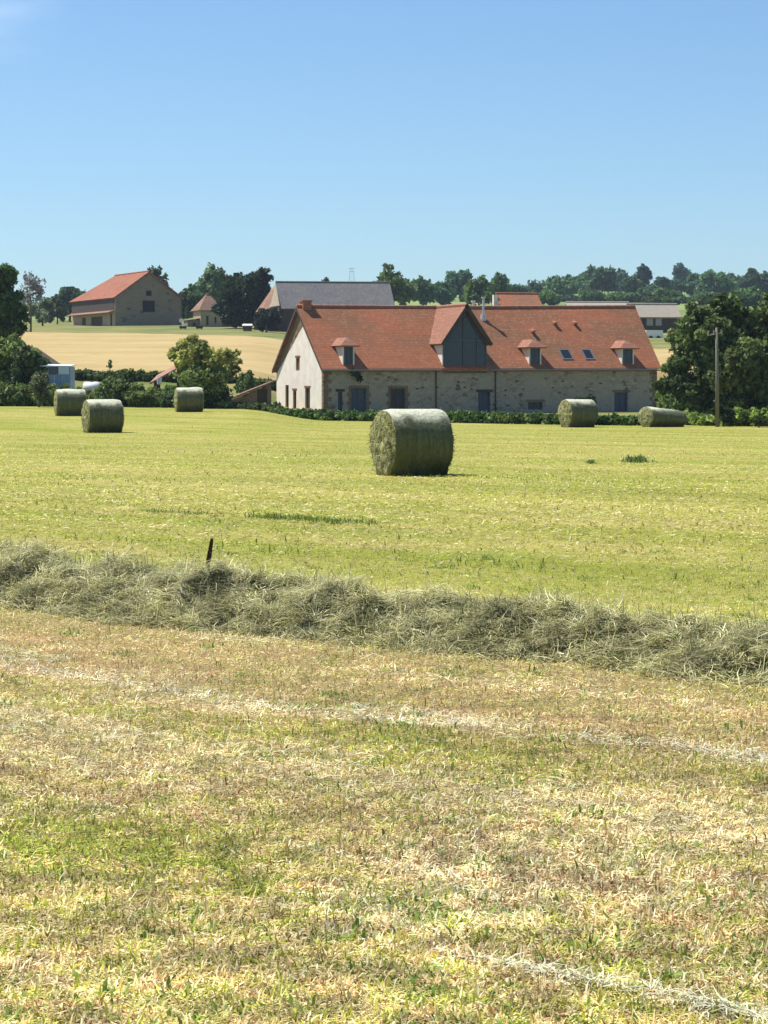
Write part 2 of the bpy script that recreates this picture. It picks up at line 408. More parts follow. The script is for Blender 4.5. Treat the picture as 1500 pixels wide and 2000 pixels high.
# long pale stalks left by the mower, in streaks along the mowing rows
def streaks():
    r = np.random.default_rng(5); xs, ys_ = [], []
    for (s0, wd, t0, t1, n) in [(5.06,.009,-4.80,-3.0,1000),(5.03,.02,-4.1,-3.0,350),(8.60,.10,-8.2,-5.2,1500),(8.95,.07,-12.5,-10.9,900),(7.2,.35,-9.5,-4.5,1500),(5.75,.012,-5.0,-4.75,40),(6.6,.01,-5.9,-5.6,14)]:
        t = t0 + (t1-t0)*r.random(n); s = s0 + r.normal(0, wd, n) + .05*np.sin(t*3)
        keep = r.random(n) < 1.5*vnoise(t*2.6, s*9+s0)-.25
        t, s = t[keep], s[keep]
        xs.append(s*.678 + t*.735); ys_.append(s*.735 - t*.678)
    x = np.concatenate(xs); y = np.concatenate(ys_)
    def cf(x, y, r, l): return P['white'][None]*(.62+.35*r.random(len(x)))[:, None]*np.array([1,1,.9])
    return blades("straw_litter", 0, 0, 0, 0, (.03,.10), (.0025,.005), 1.0, cf, 3, M_STRAW, xy=(x, y), hfun=lambda x, y, r: .02)
tag(streaks(), label="bleached straw stalks in pale streaks along the mowing rows", cat="straw", kind="stuff")

def weed_strips():
    r = np.random.default_rng(17); xs, ys_ = [], []
    for (s0, w_, t0, t1, n) in [(20.9,.10,-23.6,-18.9,2600),(20.5,.05,-20.2,-18.7,500),(27.5,.2,-38,-26,900),(33,.3,-30,-24,700),(16.6,.2,-20,-8,500),(41,.4,-52,-40,900)]:
        t = t0+(t1-t0)*r.random(n); s = s0 + r.normal(0, w_, n); k = r.random(n) < 2.2*(fnoise(t*1.6, s*.5+s0)-.38)
        xs.append(s[k]*.678 + t[k]*.735); ys_.append(s[k]*.735 - t[k]*.678)
    def cf(x, y, r, l): return np.array([(.17,.24,.04)])*(.6+.8*r.random(len(x)))[:, None]
    return blades("meadow_weeds", 0, 0, 0, 0, (.04,.11), (.008,.018), .35, cf, 18, M_STRAW, xy=(np.concatenate(xs), np.concatenate(ys_)))
tag(weed_strips(), label="darker green regrowth in broken lines across the meadow behind the hay row", cat="weeds", kind="stuff")
def clover():
    r = np.random.default_rng(15); xs, ys_ = [], []
    for i in range(230):
        d = 5.8 + 18*r.random()**1.6; x = (r.random()*2-1)*d*.2; m = int(r.integers(12, 60)); q = .03 + .09*r.random()
        xs.append(x + r.normal(0, q, m)); ys_.append(d + r.normal(0, q, m))
    x = np.concatenate(xs); y = np.concatenate(ys_)
    def cf(x, y, r, l): return np.array([(.20,.30,.055)])*(.6+.9*r.random(len(x)))[:, None]
    return blades("meadow_weeds", 0, 0, 0, 0, (.015,.05), (.006,.014), .6, cf, 16, M_STRAW, xy=(x, y))
tag(clover(), label="small green leaves of clover and weeds scattered through the stubble", cat="weeds", kind="stuff")

# ------------------------------------------------------------------ windrow of raked hay
def windrow():
    root = empty("hay_windrow", (-.15, 15.95, 0), label="long ragged row of raked grey green hay across the meadow", cat="hay row")
    o0 = Vector((-.15, 15.95, 0))
    tt = np.linspace(-7.5, 7.5, 300); qq = np.linspace(-1, 1, 41)
    T, Q = np.meshgrid(tt, qq, indexing='ij')
    def height(t, q):
        hw = .72 + .25*(fnoise(t*.9+3, t*0+1)-.5)
        H = (.23 + .22*(fnoise(t*1.1, t*0+8, 3)-.5)) * (1 - .25*sm(0, 4.5, t) + .30*sm(1, 4.5, -t))
        h = H * np.maximum(0, 1 - (np.abs(q)/1.0)**2.2)
        return h * (.58 + .75*sm(.2,.8,fnoise(t*3.5, q*2.5+20, 3))), hw
    h, hw = height(T, Q)
    off = .38*sm(1.0, 5.5, -T) + .10*np.sin(T*.8) + .15*(fnoise(T*.7, T*0+4)-.5)
    q = Q*hw + off
    X = T*TD[0] + q*.678; Y = T*TD[1] + q*.735
    V = np.stack([X, Y, h - .01], -1).reshape(-1, 3)
    nt_, nq = T.shape; idx = np.arange(nt_*nq).reshape(nt_, nq)
    Fc = np.stack([idx[:-1,:-1], idx[1:,:-1], idx[1:,1:], idx[:-1,1:]], -1).reshape(-1, 4)
    cc = np.array([.20,.19,.09]) * (.6+.8*fnoise(X*6, Y*6, 3)).reshape(-1,1)
    np_mesh("hay_core", V, Fc, M_STRAW, root, cc, True)
    r = np.random.default_rng(21); n = 150000
    t = -7.5 + 15*r.random(n); Qr = np.where(r.random(n) < .86, r.random(n)*2.1-1.12, r.normal(0, 1.0, n).clip(-1.9, 1.9))
    hh, hwr = height(t, np.clip(Qr, -1, 1)); offr = .38*sm(1.0, 5.5, -t) + .10*np.sin(t*.8) + .15*(fnoise(t*.7, t*0+4)-.5)
    qr = Qr*hwr + offr; x = t*TD[0] + qr*.678; y = t*TD[1] + qr*.735
    hfun_vals = hh
    def cf(x, y, r, l):
        pal = np.stack([np.array(v) for v in [(.34,.345,.145),(.48,.46,.22),(.62,.57,.30),(.80,.74,.48),(.20,.15,.075),(.26,.32,.10)]])
        pr = np.array([.27,.30,.20,.07,.07,.09]); k = r.choice(6, len(x), p=pr/pr.sum())
        cl = .5*fnoise(x*4+9, y*4, 3) + .5*sm(.25,.7,fnoise(x*9+30, y*9, 2))
        return pal[k] * (.30+1.25*cl)[:, None] * (.8+.4*r.random(len(x)))[:, None]
    o = blades("hay_strands", 0, 0, 0, 0, (.04,.22), (.0026,.0062), .93, cf, 9, M_STRAW, lock=5.0, xy=(x, y), zbase=1.0,
               hfun=lambda x, y, r: hfun_vals + r.normal(.005, .02, len(x)) + .03*(vnoise(x*7,y*7)>.7))
    o.parent = root
windrow()

# thin dark seed stalk standing in the windrow, and a weed tuft in the field
def stalk():
    d = 17.6; x = WX(402, d); root = empty("weed_stalk", (x, d, .11), label="dark upright dock seed stalk sticking out of the hay row", cat="weed")
    mb = MB(); mb.tube([(0,0,0),(.005,0,.15),(.02,0,.3),(.05,0,.42)], [.006,.006,.005,.003], 6); mb.build("stem", M_EARTH, root)
    mb = MB(); rr = random.Random(3)
    for i in range(150):
        z = .14 + .27*rr.random(); a = rr.random()*6.28; R = .009*(1.1-abs(z-.28)/.16)
        cx = .05*(z/.42)**1.7; x0 = cx+math.cos(a)*R; y0 = math.sin(a)*R; s = .009
        mb.face([(x0-s,y0,z-s),(x0+s,y0+s,z-s),(x0+s,y0,z+s),(x0-s,y0-s,z+s)])
    mb.build("seed_head", plain("dark seeds", (.06,.035,.02), .8), root)
    mb = MB()
    for a, l in ((2.6,.1),(.4,.07),(3.6,.12)):
        mb.face([(0,0,.03),(math.cos(a)*l*.5,.01,.07),(math.cos(a)*l,0,.10),(math.cos(a)*l*.5,-.01,.05)])
    mb.build("leaf", M_EARTH, root)
stalk()

# ------------------------------------------------------------------ foliage generator
def leafcloud(name, clumps, n, size, base, parent, seed, var=.35, accent=None, gain=1.7, sub=7):
    """clumps: list of (cx,cy,cz,rx,ry,rz) ; leaves fill shells of clumps"""
    r = np.random.default_rng(seed); C = np.array(clumps, float)
    if sub:                                  # ragged sub clumps so the outline breaks up
        S_ = [np.concatenate([C[:,:3], C[:,3:6]*.76], 1)]
        for j in range(sub):
            q = r.normal(size=(len(C),3)); q /= np.linalg.norm(q, axis=1)[:,None]
            f = r.uniform(.22, .42, (len(C),1))
            S_.append(np.concatenate([C[:,:3] + q*C[:,3:6]*r.uniform(.62,.92,(len(C),1)), C[:,3:6]*f], 1))
        C = np.concatenate(S_)
    vol = (C[:,3]*C[:,5]); k = r.choice(len(C), n, p=vol/vol.sum())
    dv = r.normal(size=(n,3)); dv /= np.linalg.norm(dv, axis=1)[:,None]
    rad = (1.02 - .30*np.abs(r.normal(size=n))).clip(.1, 1.02) + .065*r.normal(size=n).clip(-2, 2)
    bumpy = 1 + .22*np.sin(dv[:,0]*5+k)*np.sin(dv[:,1]*4+2*k) + .15*np.sin(dv[:,2]*7+3*k)
    Pt = C[k,:3] + dv * C[k,3:6] * (rad*bumpy)[:,None]
    a = r.normal(size=(n,3)); a /= np.linalg.norm(a, axis=1)[:,None]
    b = np.cross(a, r.normal(size=(n,3))); b /= np.linalg.norm(b, axis=1)[:,None]
    s = (size*(.6+.8*r.random(n)))[:,None]
    a *= s; b *= s*.55
    V = np.stack([Pt-a, Pt-b*1.0+a*.1, Pt+a, Pt+b*1.0+a*.1], 1).reshape(-1,3)
    Fc = np.arange(n)[:,None]*4 + [0,1,2,3]
    cv = (1 + var*(r.random(len(C))*2-1))[k] * (1 + .35*(r.random(n)*2-1))
    c = np.array(base)[None]*cv[:,None]*gain
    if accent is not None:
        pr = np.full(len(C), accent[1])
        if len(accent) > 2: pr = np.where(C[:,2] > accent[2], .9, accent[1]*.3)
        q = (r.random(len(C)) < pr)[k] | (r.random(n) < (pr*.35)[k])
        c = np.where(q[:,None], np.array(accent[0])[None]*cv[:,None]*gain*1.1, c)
    return np_mesh(name, V, Fc, M_LEAF, parent, np.repeat(c, 4, axis=0))

def trunk(parent, h, r0, limbs, seed, mat_=None, base_z=-.4):
    rr = random.Random(seed); mb = MB()
    mb.tube([(0,0,base_z),(r0*.3,0,h*.35),(-r0*.3,r0*.2,h*.7),(0,0,h)], [r0*1.25,r0,r0*.8,r0*.35], 9)
    for (x,y,z) in limbs:
        z0 = h*(.35+.4*rr.random())
        mid = (x*.45+rr.uniform(-.1,.1)*h*.2, y*.45, z0+(z-z0)*.6)
        mb.tube([(0,0,z0), mid, (x,y,z)], [r0*.5, r0*.32, r0*.1], 6)
    return mb.build("trunk", mat_ or M_BARK, parent, True)

def tree(name, label, px, row_base, d, pw, row_top, crown_row, base, seed, n=2500, leaf=.35, clumps=14, group=None, accent=None, shape=None, cat="tree", trunk_r=None, ycomp=1.0, ground_snap=True, var=.35, kcl=1.0):
    """px centre, crown width pw in photo px, crown bottom at crown_row"""
    x = WX(px, d); zb = tz(x, d) if ground_snap else WZ(row_base, d)
    ztop = WZ(row_top, d); zc0 = max(WZ(crown_row, d), zb+.1)
    R = pw/F*d*.5; H = (ztop - zc0)*.5; zc = (ztop+zc0)*.5 - zb
    root = empty(name, (x, d, zb), label=label, cat=cat, group=group)
    rr = random.Random(seed); cl = []
    if shape:
        for (dx, row, w_, h_) in shape:      # px offset, row centre, px radii
            cl.append((dx/F*d, rr.uniform(-.4,.4)*R*ycomp, WZ(row,d)-zb, w_/F*d, w_/F*d*ycomp, h_/F*d))
    else:
        cl.append((0,0,zc, R*.62, R*.62*ycomp, H*.72))
        for i in range(clumps):
            th = rr.random()*6.283; ph = math.asin(rr.uniform(-.75,1))
            q = .62 + .12*rr.random()
            k = (.28 + .18*rr.random())*kcl
            cl.append((math.cos(th)*math.cos(ph)*R*q, math.sin(th)*math.cos(ph)*R*q*ycomp, zc+math.sin(ph)*H*q, R*k*1.05, R*k*ycomp, min(H*k*1.2, R*k*1.6)))
    leafcloud("crown", cl, n, leaf, base, root, seed, var, accent)
    limbs = [(c[0]*.8, c[1]*.8, c[2]) for c in cl[1:6]]
    trunk(root, max(zc*.95, .5), trunk_r or max(.12, R*.06), limbs, seed)
    return root

G_DARK = (.030,.052,.020); G_MID = (.055,.088,.026); G_LITE = (.11,.145,.035); G_OLIVE = (.10,.12,.035); G_FAR = (.040,.070,.030)

def hedge(name, label, pts, top, bottom_in, n, leaf, base, seed, width=1.0, group=None, accent=None, cat="hedge", step=None):
    """pts: (px,d) polyline; top(px)->row of its upper edge"""
    rr = random.Random(seed)
    x0 = WX(pts[0][0], pts[0][1]); root = empty(name, (x0, pts[0][1], tz(x0, pts[0][1])), label=label, cat=cat, group=group)
    cl = []; L = 0
    P_ = [(WX(p,d), d, p) for p, d in pts]; tot = sum(math.dist(P_[i][:2], P_[i+1][:2]) for i in range(len(P_)-1))
    st = step or width*.55; m = int(tot/st)+1
    for i in range(m+1):
        s = tot*i/m
        for j in range(len(P_)-1):
            l = math.dist(P_[j][:2], P_[j+1][:2])
            if s <= l or j == len(P_)-2: break
            s -= l
        t = min(1, s/l); x = P_[j][0]*(1-t)+P_[j+1][0]*t; y = P_[j][1]*(1-t)+P_[j+1][1]*t
        c = x/y*F+750; zt = WZ(top(c) + rr.uniform(-1.2,1.8), y); zg = tz(x, y)
        h = max(.25, zt-zg); y += rr.uniform(-.25,.25)*width
        for q in range(max(1, int(h/(width*.8)))):
            nn = max(1, int(h/(width*.8)))
            cl.append((x-x0, y-pts[0][1], zg-root.location.z + h*(q+.5)/nn, width*rr.uniform(.5,.75), width*.55, h/nn*.62))
    leafcloud("foliage", cl, n, leaf, base, root, seed, .4, accent)
    mb = MB()
    for i in range(0, len(cl), max(1, len(cl)//14)):
        c = cl[i]; mb.tube([(c[0],c[1],-.3),(c[0]+.05,c[1],max(.2,c[2]))], [.05,.02], 5)
    mb.build("stems", M_BARK, root)
    return root

# ------------------------------------------------------------------ walls with real openings
def wall(mb, o, ua, na, breaks, topf, holes, z0=-.6, depth=.28):
    """plane through o, horizontal axis ua, inward normal na. holes: (u0,u1,w0,w1)"""
    o = Vector(o); ua = Vector(ua); na = Vector(na); up = Vector((0,0,1))
    us = sorted(set(breaks + [h[0] for h in holes] + [h[1] for h in holes]))
    def pt(u, w, k=0): return o + ua*u + up*w + na*k
    for a, b in zip(us[:-1], us[1:]):
        hs = sorted([h for h in holes if h[0] <= a+1e-6 and h[1] >= b-1e-6], key=lambda h: h[2])
        lo = z0
        for h in hs:
            mb.face([pt(a,lo), pt(b,lo), pt(b,h[2]), pt(a,h[2])]); lo = h[3]
        mb.face([pt(a,lo), pt(b,lo), pt(b,topf(b)), pt(a,topf(a))])
    for (a,b,c,d) in holes:
        for q in ([(a,c),(b,c)],[(b,c),(b,d)],[(b,d),(a,d)],[(a,d),(a,c)]):
            mb.face([pt(*q[0]), pt(*q[1]), pt(*q[1],depth), pt(*q[0],depth)])
def opening(kind, o, ua, na, h, parent, frame_m, pane_m, depth=.2, bars=True, leafs=1, fw=.07):
    """window or door set back in the wall: frame with pane"""
    o = Vector(o); ua = Vector(ua); na = Vector(na); up = Vector((0,0,1)); a,b,c,d = h
    def bx(mb, u0,u1,w0,w1,k0,k1):
        P8 = [o+ua*u+up*w_+na*k for k in (k0,k1) for (u,w_) in ((u0,w0),(u1,w0),(u1,w1),(u0,w1))]
        n = len(mb.v); mb.v += [tuple(p) for p in P8]
        for q in [(0,1,2,3),(7,6,5,4),(0,4,5,1),(1,5,6,2),(2,6,7,3),(3,7,4,0)]: mb.f.append(tuple(n+i for i in q))
    mb = MB()
    bx(mb,a+.001,a+fw,c+.001,d-.001,depth-.09,depth-.01); bx(mb,b-fw,b-.001,c+.001,d-.001,depth-.09,depth-.01)
    bx(mb,a+fw,b-fw,d-fw,d-.001,depth-.09,depth-.01); bx(mb,a+fw,b-fw,c+.001,c+fw,depth-.09,depth-.01)
    if bars:
        for i in range(1, leafs+1):
            u = a+(b-a)*i/(leafs+1); bx(mb,u-.025,u+.025,c+fw,d-fw,depth-.08,depth-.02)
    fr = mb.build(kind, frame_m, parent)
    mb = MB(); bx(mb,a+fw*.5,b-fw*.5,c+fw*.5,d-fw*.5,depth-.045,depth-.03)
    mb.build("pane" if kind == "window" else "door_panel", pane_m, fr)
    return fr

# ------------------------------------------------------------------ the farmhouse
A = math.radians(23.0); CA, SA = math.cos(A), math.sin(A)
D0, PX0 = 150.0, 632.0
HX, HZ = WX(PX0, D0), 0.05
L = 24.8; HD = 4.4                      # length, half depth
def U(px):
    k = (px-750)/F; return (-HX + k*D0)/(CA-SA*k)
def ridge_u(u): return u + .55*u/L       # the ridge oversails a little at the far end
WE, WR = 3.01, 7.24                      # eave and ridge height
def hs(u): return 1 + .0018*u            # the old walls run up slightly towards the far end
def Wl(row, u, v=0.0): return (WZ(row, D0 + SA*u + CA*v) - HZ)/hs(u)
def farmhouse():
    H = empty("farmhouse", (HX, D0, HZ), A, label="long stone farmhouse with orange tiled roof, white gable end and dormers", cat="house")
    slope = (WR-WE)/(HD+.3)
    rz = lambda v: WE + slope*(v+.3)     # roof top surface, front side
    fo, fu, fn = (0,0,0), (1,0,0), (0,1,0)
    # front wall
    f = [(660,669,765,815),(686,716,758,815),(763,792,758,800),(934,958,765,815),(1031,1060,785,800),(1200,1226,765,815)]
    holes = []
    for (a,b,r0,r1) in f:
        ua, ub = U(a), U(b); um = (ua+ub)/2
        holes.append((ua, ub, max(.15, Wl(r1,um)), Wl(r0,um)))
    mb = MB(); wall(mb, fo, fu, fn, [0, L], lambda u: (rz(0)-.22)*hs(u), holes, depth=.3)
    mb.build("front_wall", M_STONE, H)
    kinds = ["door","door","window","door","window","door"]
    for h, k in zip(holes, kinds):
        opening(k, fo, fu, fn, h, H, M_GREYWOOD, M_GLASS if k == "window" else M_GREYWOOD, .24, k == "window" or h[1]-h[0] > .9)
        mb = MB(); mb.box(h[0]-.16, h[1]+.16, -.025, .15, h[3]+.002, h[3]+.18); mb.build("lintel", M_DARKWOOD if h[1]-h[0] < .95 else M_QUOIN, H)
    # stone quoins at the corners and beside the wide openings, a little proud
    mb = MB(); rr = random.Random(4)
    for z in range(11):
        for (u0, s) in ((0,1),(L,-1)):
            w_ = .55 if z % 2 else .32
            a, b = (u0-.02, u0+w_) if s > 0 else (u0-w_, u0+.02)
            mb.box(a, b, -.03, .3, z*.29+.01, z*.29+.28)
    for h in (holes[1], holes[2]):
        for z in range(5):
            w_ = .30 if z % 2 else .17; z0 = h[3]-.28*(z+1)
            if z0 < 0: break
            mb.box(h[0]-w_, h[0]-.002, -.022, .12, z0+.01, z0+.27); mb.box(h[1]+.002, h[1]+w_, -.022, .12, z0+.01, z0+.27)
    mb.build("corner_stones", M_QUOIN, H)
    mb = MB()
    for (a, r) in ((757,738),(893,746),(905,757),(1078,757),(1097,744),(985,762),(1170,748),(850,757),(812,760)):
        u = U(a); z = Wl(r, u); mb.box(u, u+.14+.1*rr.random(), -.02, .1, z, z+.09)
    mb.build("dark_stones", M_EARTH, H)
    # gable wall (left, sunlit)
    go, gu, gn = (0,0,0), (0,1,0), (1,0,0)
    def gtop(v): return rz(v)-.22 if v <= HD else rz(2*HD-v)-.22
    def V(px): return (PX0-px)/97.0*2*HD
    gh = []
    for (a,b,r0,r1) in [(561,554,752,800),(577,570,762,800),(605,595,757,800),(584,576,698,724)]:
        va, vb = V(a), V(b); vm = (va+vb)/2; d = D0+CA*vm
        gh.append((va, vb, max(.15, WZ(r1,d)-HZ), WZ(r0,d)-HZ))
    mb = MB(); wall(mb, go, gu, gn, [0, HD, 2*HD], gtop, gh, depth=.3); mb.build("gable_wall", M_RENDER, H)
    for h in gh:
        opening("window", go, gu, gn, h, H, M_WOOD, M_WOOD if h[2] > 2 else M_GLASS, .16, False, fw=.10)
    for h in gh[1:]:
        mb = MB(); mb.box(-.02, .1, h[0]-.12, h[1]+.12, h[3]+.003, h[3]+.12); mb.build("lintel", M_WOOD, H)
    # stone band along the gable verge left bare of render
    mb = MB()
    mb.face([(-.012,2*HD-.02,gtop(2*HD)-.35),(-.012,2*HD-.02,gtop(2*HD)-.02),(-.012,HD,gtop(HD)-.02),(-.012,HD,gtop(HD)-1.5)])
    mb.face([(-.012,HD,gtop(HD)-1.5),(-.012,HD,gtop(HD)-.02),(-.012,HD-1.0,gtop(HD-1.0)-.02)])
    mb.build("bare_stone_band", M_QUOIN, H)
    mb = MB(); wall(mb, (L,0,0), (0,1,0), (-1,0,0), [0, HD, 2*HD], lambda v: gtop(v)*hs(L), []); mb.build("far_gable_wall", M_STONE, H)
    mb = MB(); wall(mb, (0,2*HD,0), (1,0,0), (0,-1,0), [0, L], lambda u: (rz(0)-.22)*hs(u), []); mb.build("back_wall", M_STONE, H)
    # roof: two thick slopes, cut out for nothing (dormers sit through them)
    ov = .22
    def rp(u, v, top=0): # point on front slope
        return (ridge_u(u)*(v+.3)/(HD+.3) + u*(1-(v+.3)/(HD+.3)), v, (rz(v)+top)*hs(u))
    n = 26; mb = MB()
    us = [-ov + (L+2*ov)*i/n for i in range(n+1)]
    sag = lambda u, v: -.05*math.sin(u*.5+1)*math.sin((v+.3)/(HD+.3)*3.1) - .06*math.sin(math.pi*max(0,min(1,u/L)))*(v/HD)
    nv = 6; vs = [-.3 + (HD+.3)*i/nv for i in range(nv+1)]
    def gridslab(back):
        G = {}
        for i, u in enumerate(us):
            for j, v in enumerate(vs):
                x, y, z = rp(u, v); z += sag(u, v); y2 = 2*HD-y if back else y
                G[i,j,0] = len(mb.v); mb.v.append((x, y2, z)); G[i,j,1] = len(mb.v); mb.v.append((x, y2, z-.2))
        for i in range(n):
            for j in range(nv):
                mb.f.append((G[i,j,0],G[i+1,j,0],G[i+1,j+1,0],G[i,j+1,0])); mb.f.append((G[i,j,1],G[i,j+1,1],G[i+1,j+1,1],G[i+1,j,1]))
        for i in range(n): mb.f.append((G[i,0,0],G[i,0,1],G[i+1,0,1],G[i+1,0,0]))
        for j in range(nv):
            mb.f.append((G[0,j,0],G[0,j+1,0],G[0,j+1,1],G[0,j,1])); mb.f.append((G[n,j,0],G[n,j,1],G[n,j+1,1],G[n,j+1,0]))
    gridslab(False); gridslab(True)
    R = mb.build("roof", M_TILE, H)
    mb = MB()
    k = 44
    for i in range(k):
        u0 = -ov + (L+.55+2*ov)*i/k; u1 = u0 + (L+.55+2*ov)/k - .03; z = (WR-.03+.0)*hs(u0)-.06*math.sin(math.pi*max(0,min(1,u0/L)))
        mb.tube([(u0,HD,z+rr.uniform(0,.02)),(u1,HD,z+.015)], [.13,.12], 8)
    mb.build("ridge_tiles", M_RIDGE, R)
    mb = MB(); mb.tube([(-ov,-.37,WE-.10),(U(858),-.37,(WE-.1)*hs(8))], [.06,.06], 8); mb.tube([(U(952),-.37,(WE-.1)*hs(12)),(L+ov,-.37,(WE-.10)*hs(L))], [.06,.06], 8)
    mb.build("gutter", M_LEAD, H)
    for px in (851, 967):
        u = U(px); mb = MB(); mb.tube([(u,-.07,WE-.12),(u,-.07,.1)], [.045,.045], 8); mb.build("downpipe", M_DARKWOOD, H)
    # barge board on the sunlit gable
    mb = MB()
    for s in (0, 1):
        f0 = lambda v: (2*HD-v if s else v)
        mb.face([(-ov-.02,f0(-.3),WE-.26),(-ov-.02,f0(-.3),WE-.03),(-ov-.02,HD,WR-.03),(-ov-.02,HD,WR-.30)])
        mb.face([(-ov+.03,f0(-.3),WE-.26),(-ov-.02,f0(-.3),WE-.26),(-ov-.02,HD,WR-.30),(-ov+.03,HD,WR-.30)])
    mb.build("barge_board", M_DARKWOOD, H)
    # chimney on the left end of the ridge
    u = U(582)+1.9 if False else .35
    mb = MB(); mb.box(.15,.75,HD-.3,HD+.3,WR-.4,WR+.30); mb.box(.09,.81,HD-.36,HD+.36,WR+.30,WR+.38); c = mb.build("chimney", M_RIDGE, R)
    # the big barn dormer
    u0, u1 = U(863), U(949); um = (u0+u1)/2; fv = -.08
    we = Wl(658, um); wa = Wl(591, um); wb = Wl(727, um)
    hw = (u1-u0)/2
    Dm = None
    mb = MB()
    mb.face([(u0,fv,wb),(u1,fv,wb),(u1,fv,we),(um,fv,wa-.15),(u0,fv,we)])
    vb = (we-WE)/slope-.3
    for uu in (u0, u1):
        mb.face([(uu,fv,wb),(uu,fv,we),(uu,vb+.6,we),(uu,vb+.6,we-.4),(uu,0,wb)])
    Dm = mb.build("dormer", M_RENDER, H)
    # glazing with timber frame, shape of the gable, proud of the wall behind it
    def fr_top(u, inset): return we + (wa-.15-we)*(1-abs(u-um)/hw) - inset
    cols = [u0+.10, um-.02, u1-.10]
    mb = MB()
    for a, b in zip(cols[:-1], cols[1:]):
        us_ = np.linspace(a, b, 5)
        for p, q in zip(us_[:-1], us_[1:]):
            mb.face([(p,fv-.03,wb+.06),(q,fv-.03,wb+.06),(q,fv-.03,fr_top(q,.45)),(p,fv-.03,fr_top(p,.45))])
    mb.build("glazing", M_DGLASS, Dm)
    mb = MB()
    for i, u in enumerate([u0+.06, um-.1, um+hw*.55, u1-.06]):
        mb.box(u-.035, u+.035, fv-.10, fv-.035, wb, fr_top(u, .32))
    for w_ in (wb+.05, we-.15):
        mb.box(u0+.105, u1-.105, fv-.09, fv-.04, w_-.05, w_+.05)
    mb.build("glazing_frame", M_GREYWOOD, Dm)
    mb = MB()   # brown boarded gable band under the verge
    for s in (-1, 1):
        mb.face([(um,fv-.045,wa-.16),(um+s*hw,fv-.045,we),(um+s*hw,fv-.045,we-.42),(um,fv-.045,wa-.62)])
    mb.build("gable_boarding", M_DARKWOOD, Dm)
    vr = HD + .15
    mb = MB(); ovd = .28
    for s in (-1, 1):
        e = um + s*(hw+ovd); ze = we - ovd*(wa-we)/hw
        vb2 = (ze-WE)/slope-.3+.05
        mb.slab([(um,fv-.4,wa),(um,vr,wa),(e,vb2,ze),(e,fv-.4,ze)], .14)
    mb.build("dormer_roof", M_TILEV, Dm)
    mb = MB()
    for s in (-1, 1):
        e = um + s*(hw+ovd+.02); ze = we - (ovd+.02)*(wa-we)/hw
        mb.slab([(um,fv-.45,wa+.03),(um,fv-.402,wa+.03),(e,fv-.402,ze+.03),(e,fv-.45,ze+.03)], .24)
    mb.build("barge_board", M_DARKWOOD, Dm)
    mb = MB(); mb.tube([(um,fv-.42,wa-.01),(um,vr,wa-.01)], [.09,.09], 8); mb.build("dormer_ridge", M_RIDGE, Dm)
    # three small dormers with hipped tile roofs
    for (a, b) in ((669,692),(1033,1057),(1214,1238)):
        a_, b_ = U(a), U(b); m_ = (a_+b_)/2; w0 = (WE+.05)*hs(m_); w1 = Wl(674, m_); hw = (b_-a_)/2; v0 = -.02
        vb = (w1/hs(m_)-WE)/slope-.3
        mb = MB()
        for uu, s in ((a_,1),(b_,-1)):
            mb.face([(uu,v0,w0-.1),(uu,v0,w1),(uu,vb+.5,w1),(uu,vb+.5,w1-.2)])
            mb.face([(uu,v0,w0-.1),(uu+s*.09,v0,w0-.1),(uu+s*.09,v0,w1),(uu,v0,w1)])
            mb.face([(uu+s*.09,v0,w0-.1),(uu+s*.09,v0+.15,w0-.1),(uu+s*.09,v0+.15,w1),(uu+s*.09,v0,w1)])
        dm = mb.build("small_dormer", M_RENDER, H)
        opening("window", (0,v0,0), fu, fn, (a_+.09, b_-.09, w0-.05, w1-.02), dm, M_GREYWOOD, M_DGLASS, .12, True, 1, .08)
        wa2 = w1 + .52; o2 = .26; vf = v0-.35
        vrb = (wa2/hs(m_)-WE)/slope-.3+.1
        mb = MB()
        ap = (m_, vf+.75, wa2)
        mb.slab([(a_-o2,vf,w1-.02),(b_+o2,vf,w1-.02),ap], .1)
        mb.slab([(a_-o2,vf,w1-.02),ap,(m_,vrb,wa2),(a_-o2,vb+.05,w1-.02)], .1)
        mb.slab([(b_+o2,vf,w1-.02),ap,(m_,vrb,wa2),(b_+o2,vb+.05,w1-.02)], .1)
        mb.build("dormer_roof", M_TILEV, dm)
    # points on the main roof from a photo place
    def on_roof(px, row):
        lo, hi = -.3, HD
        for _ in range(40):
            v = (lo+hi)/2; k = (px-750)/F
            u = (-HX + k*D0 + v*(CA*k+SA))/(CA-SA*k)
            r = HR - ((WE+slope*(v+.3))*hs(u)+HZ-EYE)*F/(D0+SA*u+CA*v)
            if r > row: lo = v
            else: hi = v
        return u, v, (WE+slope*(v+.3))*hs(u)
    for (p0,p1,r0,r1) in ((1101,1119,685,702),(1145,1161,685,702)):
        ua,va,za = on_roof((p0+p1)/2, r1); ub,vb_,zb = on_roof((p0+p1)/2, r0); hw = (p1-p0)/29/2/.92
        mb = MB(); q = .07
        def rect(h2, e): return [(ua-h2,va-e,za-e*slope+q),(ua+h2,va-e,za-e*slope+q),(ua+h2,vb_+e,zb+e*slope+q),(ua-h2,vb_+e,zb+e*slope+q)]
        mb.slab(rect(hw+.08,.06), .14); fr = mb.build("skylight", M_LEAD, R)
        q = .075; mb = MB(); mb.slab(rect(hw-.02,-.02), .004); mb.build("pane", M_GLASS, fr)
    for (p, r) in ((1083,634),(1122,634),(1040,650)):
        u,v,z = on_roof(p, r); mb = MB(); mb.slab([(u-.12,v-.25,z+.16),(u+.12,v-.25,z+.16),(u+.10,v+.25,z+.27),(u-.10,v+.25,z+.27)], .14); mb.build("roof_vent", M_RIDGE, R)
    # flues
    u,v,z = on_roof(944, 621)
